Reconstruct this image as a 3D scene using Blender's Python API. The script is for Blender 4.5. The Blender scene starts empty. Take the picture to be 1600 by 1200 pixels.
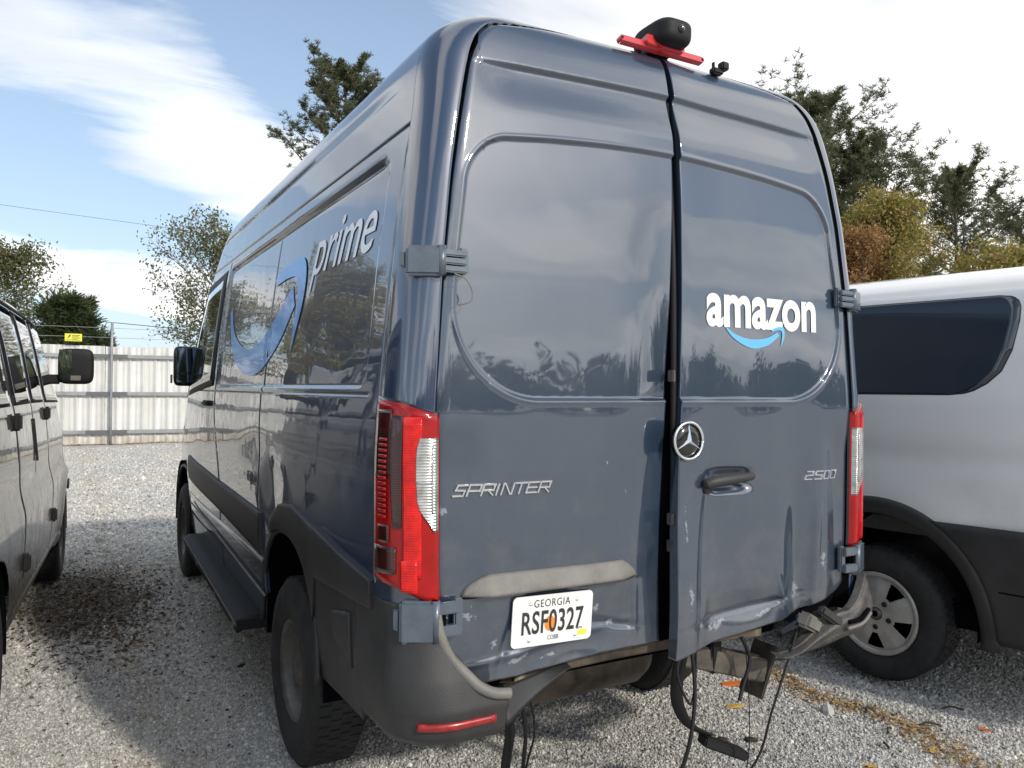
import bpy, bmesh, math, random
import numpy as np
from mathutils import Vector, Matrix
PI = math.pi
rad = math.radians
random.seed(7); RNG = np.random.default_rng(7)
S = bpy.context.scene
COL = S.collection

# ------------------------------------------------------------------ camera
cam_data = bpy.data.cameras.new('camera'); cam = bpy.data.objects.new('camera', cam_data); COL.objects.link(cam)
yaw, pitch, roll = rad(29.3), rad(.4), rad(.5)
v = Vector((math.sin(yaw)*math.cos(pitch), math.cos(yaw)*math.cos(pitch), math.sin(pitch)))
r = Vector((math.cos(yaw), -math.sin(yaw), 0)); u = r.cross(v)
r2 = r*math.cos(roll)+u*math.sin(roll); u2 = u*math.cos(roll)-r*math.sin(roll)
M = Matrix.Identity(4)
for i in range(3):
    M[i][0] = r2[i]; M[i][1] = u2[i]; M[i][2] = -v[i]
M[0][3], M[1][3], M[2][3] = -1.79, -2.03, 1.55
cam.matrix_world = M
cam_data.sensor_width = 36; cam_data.lens = 36*1230/1600
cam_data.clip_start = .05; cam_data.clip_end = 2000
S.camera = cam

# ------------------------------------------------------------------ sky, sun, exposure
SUN_AZ, SUN_EL = rad(163.5), rad(31)
sun_dir = Vector((math.sin(SUN_AZ)*math.cos(SUN_EL), math.cos(SUN_AZ)*math.cos(SUN_EL), math.sin(SUN_EL)))
wd = bpy.data.worlds.new('World'); S.world = wd; wd.use_nodes = True
nt = wd.node_tree; nt.nodes.clear()
def N(t, ty, **kw):
    n = t.nodes.new(ty)
    for k, val in kw.items():
        if k in n.inputs.keys() if hasattr(n.inputs, 'keys') else False: n.inputs[k].default_value = val
        else: setattr(n, k, val)
    return n
def ramp(t, src, stops):
    n = t.nodes.new('ShaderNodeValToRGB'); e = n.color_ramp.elements
    while len(e) < len(stops): e.new(.5)
    for i, (p, c) in enumerate(stops):
        e[i].position = p; e[i].color = (c, c, c, 1) if not hasattr(c, '__len__') else (*c, 1)
    t.links.new(src, n.inputs[0]); return n.outputs[0]
def math_(t, op, a, b=None, c=None):
    n = t.nodes.new('ShaderNodeMath'); n.operation = op
    for i, x in enumerate((a, b, c)):
        if x is None: continue
        if isinstance(x, (int, float)): n.inputs[i].default_value = x
        else: t.links.new(x, n.inputs[i])
    return n.outputs[0]
sky = nt.nodes.new('ShaderNodeTexSky'); sky.sky_type = 'NISHITA'; sky.sun_disc = False
sky.sun_elevation = SUN_EL; sky.sun_rotation = SUN_AZ; sky.air_density = 1.0; sky.dust_density = 1.2; sky.ozone_density = 1.5
tc = nt.nodes.new('ShaderNodeTexCoord')
sep = nt.nodes.new('ShaderNodeSeparateXYZ'); nt.links.new(tc.outputs['Generated'], sep.inputs[0])
zz = math_(nt, 'ADD', math_(nt, 'MAXIMUM', sep.outputs[2], 0.0), .16)
px_ = math_(nt, 'DIVIDE', sep.outputs[0], zz); py_ = math_(nt, 'DIVIDE', sep.outputs[1], zz)
cmb = nt.nodes.new('ShaderNodeCombineXYZ'); nt.links.new(px_, cmb.inputs[0]); nt.links.new(py_, cmb.inputs[1])
mp = nt.nodes.new('ShaderNodeMapping'); mp.inputs['Rotation'].default_value = (0, 0, rad(-24)); mp.inputs['Scale'].default_value = (.34, .85, 1); mp.inputs['Location'].default_value = (1.3, 2.2, 0)
nt.links.new(cmb.outputs[0], mp.inputs[0])
n1 = nt.nodes.new('ShaderNodeTexNoise'); n1.inputs['Scale'].default_value = 1.0; n1.inputs['Detail'].default_value = 8; n1.inputs['Roughness'].default_value = .52; n1.inputs['Distortion'].default_value = .35
nt.links.new(mp.outputs[0], n1.inputs['Vector'])
# the overcast side of the sky lies to the east (+X), the clear part to the north-west
xb = math_(nt, 'MULTIPLY', math_(nt, 'MULTIPLY', math_(nt, 'MAXIMUM', math_(nt, 'SUBTRACT', sep.outputs[0], .26), -.25), .70), math_(nt, 'ADD', .55, math_(nt, 'MULTIPLY', sep.outputs[1], .50)))
bias = math_(nt, 'ADD', xb, math_(nt, 'ADD', math_(nt, 'MULTIPLY', sep.outputs[2], -.10), math_(nt, 'MULTIPLY', sep.outputs[1], .07)))
# long cloud streets lying across the sky
n0 = nt.nodes.new('ShaderNodeTexNoise'); n0.inputs['Scale'].default_value = .9; n0.inputs['Detail'].default_value = 4; nt.links.new(cmb.outputs[0], n0.inputs['Vector'])
street = math_(nt, 'ADD', math_(nt, 'MULTIPLY', px_, -.56), math_(nt, 'MULTIPLY', py_, .83))
street = math_(nt, 'ADD', math_(nt, 'SUBTRACT', street, 1.60), math_(nt, 'MULTIPLY', math_(nt, 'SUBTRACT', n0.outputs[0], .5), .55))
street = math_(nt, 'COSINE', math_(nt, 'MULTIPLY', street, 2*PI/1.35))
bias = math_(nt, 'ADD', bias, math_(nt, 'MULTIPLY', street, .22))
nf = nt.nodes.new('ShaderNodeTexNoise'); nf.inputs['Scale'].default_value = 3.4; nf.inputs['Detail'].default_value = 9; nf.inputs['Roughness'].default_value = .6; nf.inputs['Distortion'].default_value = .5; nt.links.new(mp.outputs[0], nf.inputs['Vector'])
bias = math_(nt, 'ADD', bias, math_(nt, 'MULTIPLY', math_(nt, 'SUBTRACT', nf.outputs[0], .5), .42))
dens = math_(nt, 'ADD', n1.outputs[0], bias)
cloud = ramp(nt, dens, [(.385, 0.0), (.48, .65), (.60, 1.0)])
n2 = nt.nodes.new('ShaderNodeTexNoise'); n2.inputs['Scale'].default_value = 2.3; n2.inputs['Detail'].default_value = 6
nt.links.new(mp.outputs[0], n2.inputs['Vector'])
ccol = ramp(nt, n2.outputs[0], [(.32, (5.1, 5.3, 5.8)), (.48, (7.2, 7.3, 7.45)), (.62, (9.4, 9.3, 9.0))])
hz = ramp(nt, sep.outputs[2], [(0.0, .70), (.25, .38), (.6, .15)])
mixh = nt.nodes.new('ShaderNodeMixRGB'); nt.links.new(hz, mixh.inputs[0]); nt.links.new(sky.outputs[0], mixh.inputs[1]); mixh.inputs[2].default_value = (4.6, 5.7, 7.0, 1)
# clouds towards the sun are brighter, as thin cloud passes light forwards
vd = nt.nodes.new('ShaderNodeVectorMath'); vd.operation = 'DOT_PRODUCT'; nt.links.new(tc.outputs['Generated'], vd.inputs[0]); vd.inputs[1].default_value = tuple(sun_dir)
fw = math_(nt, 'ADD', 1.0, math_(nt, 'MULTIPLY', math_(nt, 'POWER', math_(nt, 'MAXIMUM', vd.outputs['Value'], 0.0), 3.0), .5))
vs = nt.nodes.new('ShaderNodeVectorMath'); vs.operation = 'SCALE'; nt.links.new(ccol, vs.inputs[0]); nt.links.new(fw, vs.inputs['Scale']); ccol = vs.outputs[0]
mixc = nt.nodes.new('ShaderNodeMixRGB'); nt.links.new(cloud, mixc.inputs[0]); nt.links.new(mixh.outputs[0], mixc.inputs[1]); nt.links.new(ccol, mixc.inputs[2])
bg = nt.nodes.new('ShaderNodeBackground'); bg.inputs[1].default_value = .145
nt.links.new(mixc.outputs[0], bg.inputs[0])
wo = nt.nodes.new('ShaderNodeOutputWorld'); nt.links.new(bg.outputs[0], wo.inputs[0])
sd = bpy.data.lights.new('sun', 'SUN'); sd.energy = 2.45; sd.angle = rad(3.0); sd.color = (1, .93, .83)
so = bpy.data.objects.new('sun', sd); COL.objects.link(so)
so.rotation_euler = (-sun_dir).to_track_quat('-Z', 'Y').to_euler()
S.view_settings.view_transform = 'Standard'; S.view_settings.look = 'None'; S.view_settings.exposure = .14; S.view_settings.gamma = 1
S.view_settings.use_curve_mapping = False
S.cycles.max_bounces = 8; S.cycles.diffuse_bounces = 3; S.cycles.glossy_bounces = 4; S.cycles.transparent_max_bounces = 8

# ------------------------------------------------------------------ materials
MATS = {}
def mat(name, col=(.5, .5, .5), rough=.5, metal=0., coat=0., spec=.5, var=0., vscale=6., bump=0., bscale=40., col2=None, emit=None, croug=.03, aniso=None, trans=0.):
    m = bpy.data.materials.new(name); m.use_nodes = True; t = m.node_tree
    b = t.nodes['Principled BSDF']
    b.inputs['Base Color'].default_value = (*col, 1); b.inputs['Roughness'].default_value = rough
    b.inputs['Metallic'].default_value = metal; b.inputs['Coat Weight'].default_value = coat; b.inputs['Coat Roughness'].default_value = croug
    b.inputs['Specular IOR Level'].default_value = spec
    if trans: b.inputs['Transmission Weight'].default_value = trans
    tcn = t.nodes.new('ShaderNodeTexCoord')
    if var or col2:
        n = t.nodes.new('ShaderNodeTexNoise'); n.inputs['Scale'].default_value = vscale; n.inputs['Detail'].default_value = 6; n.inputs['Roughness'].default_value = .6
        t.links.new(tcn.outputs['Object'], n.inputs['Vector'])
        c2 = col2 if col2 else tuple(min(1, c*(1+var)) for c in col)
        c1 = col if col2 else tuple(c*(1-var) for c in col)
        rr = ramp(t, n.outputs[0], [(.35, c1), (.65, c2)])
        t.links.new(rr, b.inputs['Base Color'])
    if bump:
        n = t.nodes.new('ShaderNodeTexNoise'); n.inputs['Scale'].default_value = bscale; n.inputs['Detail'].default_value = 4
        t.links.new(tcn.outputs['Object'], n.inputs['Vector'])
        bp = t.nodes.new('ShaderNodeBump'); bp.inputs['Strength'].default_value = bump; bp.inputs['Distance'].default_value = .01
        t.links.new(n.outputs[0], bp.inputs['Height']); t.links.new(bp.outputs[0], b.inputs['Normal'])
    MATS[name] = m
    return m
def paint(name, col, dirt=(.28, .26, .22), dirt_amt=.35, spots=(), coat_ior=2.0, splash=.0):
    """clear-coated car paint with a thin, uneven film of dust, and optional scuffs where the metal was scraped"""
    m = mat(name, col, .42, .15, 1.0, croug=.035)
    t = m.node_tree; b = t.nodes['Principled BSDF']; b.inputs['Coat IOR'].default_value = coat_ior; tcn = t.nodes.new('ShaderNodeTexCoord')
    n = t.nodes.new('ShaderNodeTexNoise'); n.inputs['Scale'].default_value = 2.2; n.inputs['Detail'].default_value = 9; n.inputs['Roughness'].default_value = .66
    mpn = t.nodes.new('ShaderNodeMapping'); mpn.inputs['Scale'].default_value = (1, 1, .45)
    t.links.new(tcn.outputs['Object'], mpn.inputs[0]); t.links.new(mpn.outputs[0], n.inputs['Vector'])
    f = ramp(t, n.outputs[0], [(.42, 0.0), (.75, dirt_amt)])
    mx = t.nodes.new('ShaderNodeMixRGB'); mx.inputs[1].default_value = (*col, 1); mx.inputs[2].default_value = (*dirt, 1)
    t.links.new(f, mx.inputs[0]); out = mx.outputs[0]
    cr = math_(t, 'ADD', math_(t, 'MULTIPLY', f, .20), .02)
    t.links.new(cr, b.inputs['Coat Roughness'])
    sp = t.nodes.new('ShaderNodeSeparateXYZ'); t.links.new(tcn.outputs['Object'], sp.inputs[0])
    if splash:
        n5 = t.nodes.new('ShaderNodeTexNoise'); n5.inputs['Scale'].default_value = 7; n5.inputs['Detail'].default_value = 10; n5.inputs['Roughness'].default_value = .72; t.links.new(tcn.outputs['Object'], n5.inputs['Vector'])
        lo = math_(t, 'SUBTRACT', math_(t, 'MULTIPLY', n5.outputs[0], 1.7), math_(t, 'MULTIPLY', sp.outputs[2], .75))
        kf = math_(t, 'MULTIPLY', ramp(t, lo, [(.02, 0.0), (.5, 1.0)]), splash)
        m9 = t.nodes.new('ShaderNodeMixRGB'); t.links.new(kf, m9.inputs[0]); t.links.new(out, m9.inputs[1]); m9.inputs[2].default_value = (.17, .15, .12, 1); out = m9.outputs[0]
        cr = math_(t, 'ADD', cr, math_(t, 'MULTIPLY', kf, .5)); t.links.new(cr, b.inputs['Coat Roughness'])
    if spots:
        n3 = t.nodes.new('ShaderNodeTexNoise'); n3.inputs['Scale'].default_value = 34; n3.inputs['Detail'].default_value = 9; n3.inputs['Roughness'].default_value = .75
        t.links.new(tcn.outputs['Object'], n3.inputs['Vector'])
        acc = None
        for (x, z, rx, rz, ang) in spots:
            dx = math_(t, 'SUBTRACT', sp.outputs[0], x); dz = math_(t, 'SUBTRACT', sp.outputs[2], z)
            ca, sa = math.cos(ang), math.sin(ang)
            a = math_(t, 'DIVIDE', math_(t, 'ADD', math_(t, 'MULTIPLY', dx, ca), math_(t, 'MULTIPLY', dz, sa)), rx)
            c = math_(t, 'DIVIDE', math_(t, 'SUBTRACT', math_(t, 'MULTIPLY', dz, ca), math_(t, 'MULTIPLY', dx, sa)), rz)
            d = math_(t, 'SUBTRACT', 1.0, math_(t, 'SQRT', math_(t, 'ADD', math_(t, 'MULTIPLY', a, a), math_(t, 'MULTIPLY', c, c))))
            acc = d if acc is None else math_(t, 'MAXIMUM', acc, d)
        e = math_(t, 'ADD', acc, math_(t, 'MULTIPLY', math_(t, 'SUBTRACT', n3.outputs[0], .5), 4.2))
        k = ramp(t, e, [(.62, 0.0), (.72, .75)])
        mx2 = t.nodes.new('ShaderNodeMixRGB'); t.links.new(k, mx2.inputs[0]); t.links.new(out, mx2.inputs[1]); mx2.inputs[2].default_value = (.30, .33, .36, 1)
        out = mx2.outputs[0]
        t.links.new(math_(t, 'SUBTRACT', 1.0, math_(t, 'MULTIPLY', k, .8)), b.inputs['Coat Weight'])
    t.links.new(out, b.inputs['Base Color'])
    # very soft waviness of pressed sheet metal
    nb = t.nodes.new('ShaderNodeTexNoise'); nb.inputs['Scale'].default_value = 3.2; nb.inputs['Detail'].default_value = 2
    t.links.new(tcn.outputs['Object'], nb.inputs['Vector'])
    bp = t.nodes.new('ShaderNodeBump'); bp.inputs['Strength'].default_value = .2; bp.inputs['Distance'].default_value = .012
    t.links.new(nb.outputs[0], bp.inputs['Height']); t.links.new(bp.outputs[0], b.inputs['Coat Normal']); t.links.new(bp.outputs[0], b.inputs['Normal'])
    return m
PAINT = paint('slate_blue_paint', (.009, .028, .070), (.06, .07, .08), .10, splash=.10)
PAINT_DOOR = paint('slate_blue_paint_scuffed', (.016, .034, .064), (.10, .105, .11), .16, splash=.24,
    spots=[(-.78, .90, .04, .035, 0), (-.70, .80, .035, .02, .9), (-.62, .745, .07, .012, .15), (-.26, .80, .035, .018, -.4), (-.33, .86, .03, .02, .6), (-.50, .735, .06, .01, .1), (-.86, 1.2, .02, .05, 0),
           (.16, .735, .10, .022, .2), (.02, .86, .022, .07, 0), (.40, .75, .07, .015, .2), (.72, .92, .03, .06, .2), (.60, .80, .03, .05, 0), (.01, 1.10, .012, .08, 0), (-.30, 1.32, .006, .02, .3), (-.22, 1.22, .006, .02, .3)])
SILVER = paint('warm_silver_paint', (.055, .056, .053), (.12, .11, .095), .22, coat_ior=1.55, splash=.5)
WHITE = paint('white_paint', (.78, .78, .77), (.66, .62, .55), .12, coat_ior=1.5, splash=.12)
PLAST = mat('grey_bumper_plastic', (.030, .030, .030), .55, var=.25, vscale=5, bump=.15, bscale=300)
PLAST_M = mat('scraped_grey_plastic', (.050, .047, .043), .5, var=.45, vscale=16, bump=.3, bscale=120)
PLAST_L = mat('worn_grey_plastic', (.165, .158, .142), .55, var=.2, vscale=9, bump=.2, bscale=200)
CLAD = mat('black_cladding_plastic', (.022, .022, .023), .5, var=.3, vscale=4, bump=.1, bscale=200)
BLACK = mat('black_plastic', (.011, .011, .012), .6, spec=.3)
GLOSSB = mat('glossy_black_plastic', (.01, .01, .011), .15, coat=.6)
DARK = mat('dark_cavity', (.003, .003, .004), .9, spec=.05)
TYRE = mat('tyre_rubber', (.018, .018, .018), .8, var=.4, vscale=14, bump=.3, bscale=60)
GLASS = mat('tinted_glass', (.006, .010, .014), .03, spec=.8, coat=.8)
GLASS2 = mat('privacy_glass_blue', (.004, .010, .022), .04, spec=.7, coat=.6)
CHROME = mat('chrome', (.88, .88, .88), .18, 1.0)
STEEL = mat('wheel_steel_grey', (.12, .115, .105), .5, .5, var=.35, vscale=9)
ALLOY = mat('silver_wheel_cover', (.36, .35, .325), .42, .35, var=.2, vscale=8)
HINGE = mat('hinge_paint', (.10, .125, .155), .38, .3, coat=.6, var=.15, vscale=20)
WHITE_DECAL = mat('white_vinyl', (.78, .78, .75), .35, coat=.3, var=.05, vscale=30)
BLUE_DECAL = mat('sky_blue_vinyl', (.11, .43, .76), .35, coat=.3)
GREY_DECAL = mat('silver_vinyl', (.93, .95, .98), .6)
BLUE_SIDE = mat('blue_side_vinyl', (.08, .36, .85), .3, coat=.4)
RED = mat('red_lens', (.33, .003, .003), .15, coat=.5, spec=.3, var=.18, vscale=9)
RED_D = mat('deep_red_lens', (.030, .0008, .0008), .10, coat=1.0, var=.5, vscale=12)
RED_B = mat('bright_red_lens', (.60, .008, .005), .2, coat=.5, spec=.3, var=.25, vscale=30)
CLEAR = mat('clear_ribbed_lens', (.50, .50, .46), .15, .6, coat=1.0, var=.35, vscale=18)
def ribbed(m, sc, st=.5):
    t = m.node_tree; w = t.nodes.new('ShaderNodeTexWave'); w.bands_direction = 'Z'; w.inputs['Scale'].default_value = sc; w.inputs['Distortion'].default_value = .3
    c = t.nodes.new('ShaderNodeTexCoord'); t.links.new(c.outputs['Object'], w.inputs[0]); bp = t.nodes.new('ShaderNodeBump'); bp.inputs['Strength'].default_value = st; bp.inputs['Distance'].default_value = .004
    t.links.new(w.outputs['Fac'], bp.inputs['Height']); t.links.new(bp.outputs[0], t.nodes['Principled BSDF'].inputs['Normal'])
ribbed(RED, 60, .12); ribbed(RED_B, 45, .2); ribbed(CLEAR, 38, .45); ribbed(RED_D, 50, .2)
REFL = mat('bumper_reflector_red', (.30, .012, .01), .25, coat=.6, var=.3, vscale=40)
RED_LAMP = mat('red_brake_lamp', (.55, .03, .035), .3, coat=.7)
PLATE_W = mat('plate_white', (.80, .80, .78), .35, coat=.3, var=.04, vscale=30)
INK = mat('plate_ink', (.03, .03, .03), .5)
ORANGE = mat('plate_orange', (.85, .25, .03), .45)
YEL = mat('sticker_yellow', (.75, .70, .06), .45)
RUSTY = mat('dull_beam_steel', (.11, .095, .075), .6, .3, var=.45, vscale=12)
MUFF = mat('muffler_steel', (.11, .09, .07), .5, .6, var=.5, vscale=8)

# ------------------------------------------------------------------ helpers
def prop(o, label=None, cat=None, group=None, kind=None):
    if label: o['label'] = label
    if cat: o['category'] = cat
    if group: o['group'] = group
    if kind: o['kind'] = kind
    return o
def empty(name, loc=(0, 0, 0), rz=0., label=None, cat=None, group=None):
    o = bpy.data.objects.new(name, None); COL.objects.link(o); o.location = loc; o.rotation_euler = (0, 0, rz); o.empty_display_size = .2
    return prop(o, label, cat, group)
def link(name, me, mats, parent=None, smooth=True):
    o = bpy.data.objects.new(name, me); COL.objects.link(o)
    if mats is not None:
        for m in (mats if isinstance(mats, (list, tuple)) else [mats]): me.materials.append(m)
    if parent is not None: o.parent = parent
    if smooth and len(me.polygons): me.polygons.foreach_set('use_smooth', [True]*len(me.polygons))
    return o
def mesh_from(name, V, F, mats, parent=None, smooth=False, midx=None):
    me = bpy.data.meshes.new(name); V = np.asarray(V, float)
    if isinstance(F, np.ndarray):
        k = F.shape[1]; n = len(F)
        me.vertices.add(len(V)); me.vertices.foreach_set('co', V.ravel())
        me.loops.add(n*k); me.loops.foreach_set('vertex_index', F.ravel().astype(np.int32))
        me.polygons.add(n); me.polygons.foreach_set('loop_start', np.arange(0, n*k, k, dtype=np.int32))
        me.update(calc_edges=True)
    else:
        me.from_pydata([tuple(p) for p in V], [], F); me.update()
    o = link(name, me, mats, parent, smooth)
    if midx is not None: me.polygons.foreach_set('material_index', np.asarray(midx, np.int32))
    me.validate()
    return o
def grid_faces(n, m, closed=False):
    i = np.arange(n-1)[:, None]; mm = m if closed else m-1
    j = np.arange(mm)[None, :]; j2 = (j+1) % m
    a = i*m+j; b = i*m+j2; c = (i+1)*m+j2; d = (i+1)*m+j
    return np.stack([a, b, c, d], -1).reshape(-1, 4)
def grid(name, P, mats, parent=None, rim=None, flip=False, smooth=True, hole=None, midx=None, closed=False):
    """P: (n,m,3). rim: vector added for an edge that runs back from the border, giving the sheet thickness"""
    P = np.asarray(P, float)
    if rim is not None:
        rim = np.asarray(rim, float)
        Q = np.pad(P, ((2, 2), (2, 2), (0, 0)), mode='edge')
        ctr = P.reshape(-1, 3).mean(0)
        Q[0] += rim; Q[-1] += rim; Q[:, 0] += rim; Q[:, -1] += rim
        Q[0, 0] = P[0, 0]+rim; Q[0, -1] = P[0, -1]+rim; Q[-1, 0] = P[-1, 0]+rim; Q[-1, -1] = P[-1, -1]+rim
        for (a, b) in ((0, slice(None)), (-1, slice(None))): pass
        e = rim*.12
        core = Q[2:-2, 2:-2]
        Q[1, 1:-1] += e; Q[-2, 1:-1] += e; Q[2:-2, 1] += e; Q[2:-2, -2] += e
        Q[0, :] = np.pad(P[0], ((2, 2), (0, 0)), mode='edge')+rim; Q[-1, :] = np.pad(P[-1], ((2, 2), (0, 0)), mode='edge')+rim
        Q[:, 0] = np.pad(P[:, 0], ((2, 2), (0, 0)), mode='edge')+rim; Q[:, -1] = np.pad(P[:, -1], ((2, 2), (0, 0)), mode='edge')+rim
        # pull the outer ring a hair outwards so that the edge is round
        P = Q
    n, m = P.shape[:2]
    F = grid_faces(n, m, closed)
    if hole is not None:
        C = P.reshape(-1, 3)[F].mean(1); F = F[~hole(C)]
    if midx is not None:
        C = P.reshape(-1, 3)[F].mean(1); midx = midx(C)
    if flip: F = F[:, ::-1]
    return mesh_from(name, P.reshape(-1, 3), F, mats, parent, smooth, midx)
def bm_obj(name, bm, mats, parent=None, smooth=False, bevel=0.):
    if bevel:
        bmesh.ops.bevel(bm, geom=list(bm.edges), offset=bevel, segments=2, affect='EDGES', profile=.5)
    me = bpy.data.meshes.new(name); bm.to_mesh(me); bm.free()
    return link(name, me, mats, parent, smooth)
def box_bm(bm, c, s, rot=None):
    mtx = Matrix.Translation(c) @ (rot.to_4x4() if rot is not None else Matrix.Identity(4)) @ Matrix.Diagonal((*s, 1))
    return bmesh.ops.create_cube(bm, size=1, matrix=mtx)
def box(name, c, s, mats, parent=None, bevel=.004, rot=None):
    bm = bmesh.new(); box_bm(bm, (0, 0, 0), s)
    if bevel: bmesh.ops.bevel(bm, geom=list(bm.edges), offset=bevel, segments=2, affect='EDGES')
    if rot is not None: bmesh.ops.rotate(bm, verts=bm.verts, cent=(0, 0, 0), matrix=rot)
    bmesh.ops.translate(bm, verts=bm.verts, vec=c)
    return bm_obj(name, bm, mats, parent)
def tube_vf(pts, radii, k=8, base=0, cap=True):
    pts = np.asarray(pts, float); n = len(pts)
    radii = np.full(n, radii) if np.isscalar(radii) else np.asarray(radii)
    T = np.gradient(pts, axis=0); T /= np.linalg.norm(T, axis=1)[:, None]+1e-9
    ref = np.array([0, 0, 1.]) if abs(T[0][2]) < .9 else np.array([1., 0, 0])
    V = []
    A = np.cross(T[0], ref); A /= np.linalg.norm(A)
    for i in range(n):
        A = A-T[i]*(A@T[i]); A /= np.linalg.norm(A)+1e-9; B = np.cross(T[i], A)
        th = np.arange(k)*2*PI/k
        V.append(pts[i]+radii[i]*(np.cos(th)[:, None]*A+np.sin(th)[:, None]*B))
    V = np.concatenate(V); F = [tuple(base+x for x in f) for f in grid_faces(n, k, True).tolist()]
    if cap: F += [tuple(base+i for i in range(k))[::-1], tuple(base+(n-1)*k+i for i in range(k))]
    return V, F
def spline(ctrl, n=24):
    ctrl = np.asarray(ctrl, float); c = np.vstack([2*ctrl[0]-ctrl[1], ctrl, 2*ctrl[-1]-ctrl[-2]]); out = []
    for i in range(1, len(c)-2):
        for t in np.linspace(0, 1, n, endpoint=False):
            p0, p1, p2, p3 = c[i-1:i+3]
            out.append(.5*((2*p1)+(-p0+p2)*t+(2*p0-5*p1+4*p2-p3)*t*t+(-p0+3*p1-3*p2+p3)*t**3))
    out.append(ctrl[-1]); return np.array(out)
def tube(name, ctrl, rd, m, parent=None, k=8, n=12, sp=True):
    V, F = tube_vf(spline(ctrl, n) if sp else ctrl, rd, k)
    return mesh_from(name, V, F, m, parent, smooth=True)
def lathe(name, prof, m, parent=None, k=48, center=(0, 0, 0), smooth=True, jit=None):
    """profile of (radius, x) turned about the X axis"""
    th = np.arange(k)*2*PI/k
    P = np.array([[(x, rr*math.cos(a), rr*math.sin(a)) for a in th] for rr, x in prof])+np.array(center)
    return grid(name, P, m, parent, closed=True, smooth=smooth)
def pebble_box(name, s3, m, parent, e=.42, loc=(0, 0, 0), taper_=0.):
    a = np.linspace(-PI/2, PI/2, 25)[:, None]; b = np.linspace(0, 2*PI, 49)[None, :-1]; pw = lambda x: np.sign(x)*np.abs(x)**e
    X = pw(np.cos(a))*pw(np.cos(b)); Z = pw(np.cos(a))*pw(np.sin(b)); Y = pw(np.sin(a))+0*b
    X = X*(1-taper_*(Y+1)/2)*(1-.0*Z); Z = Z*(1-taper_*(Y+1)/2)
    return grid(name, np.stack([X*s3[0]/2+loc[0], Y*s3[1]/2+loc[1], Z*s3[2]/2+loc[2]], -1), m, parent, closed=True)
def itp(z, T): T = np.asarray(T, float); return np.interp(z, T[:, 0], T[:, 1])
def sstep(a, b, x): t = np.clip((x-a)/(b-a), 0, 1); return t*t*(3-2*t)
def groove(d, w, dep): return -dep*np.exp(-(d/w)**2)
def wob(*a, s=1.0, seed=0):
    """cheap smooth noise"""
    r_ = np.random.default_rng(seed); out = 0
    for k in range(7):
        ph = r_.uniform(0, 6.28); fr = r_.normal(0, s, len(a)); out = out+np.sin(sum(f*x for f, x in zip(fr, a))+ph)
    return out/7
def text_vf(s, offset=0., shear=0., extrude=0., space=1.0):
    cu = bpy.data.curves.new('t', 'FONT'); cu.body = s; cu.offset = offset; cu.shear = shear; cu.extrude = extrude; cu.space_character = space; cu.resolution_u = 6
    ob = bpy.data.objects.new('t', cu); COL.objects.link(ob); bpy.context.view_layer.update()
    me = bpy.data.meshes.new_from_object(ob.evaluated_get(bpy.context.evaluated_depsgraph_get()))
    V = np.array([vv.co[:] for vv in me.vertices]); F = [tuple(p.vertices) for p in me.polygons]
    bpy.data.objects.remove(ob); bpy.data.curves.remove(cu); bpy.data.meshes.remove(me)
    return V, F
def put_text(name, s, x0, x1, z0, z1, fn, m, parent, fit_h=True, **kw):
    """letters filling x0..x1, z0..z1 of a surface fn(x, z, depth)"""
    V, F = text_vf(s, **kw); mn = V.min(0); mx = V.max(0)
    X = x0+(V[:, 0]-mn[0])/(mx[0]-mn[0])*(x1-x0); Z = z0+(V[:, 1]-mn[1])/(mx[1]-mn[1])*(z1-z0)
    return mesh_from(name, fn(X, Z, V[:, 2]), F, m, parent)

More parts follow.
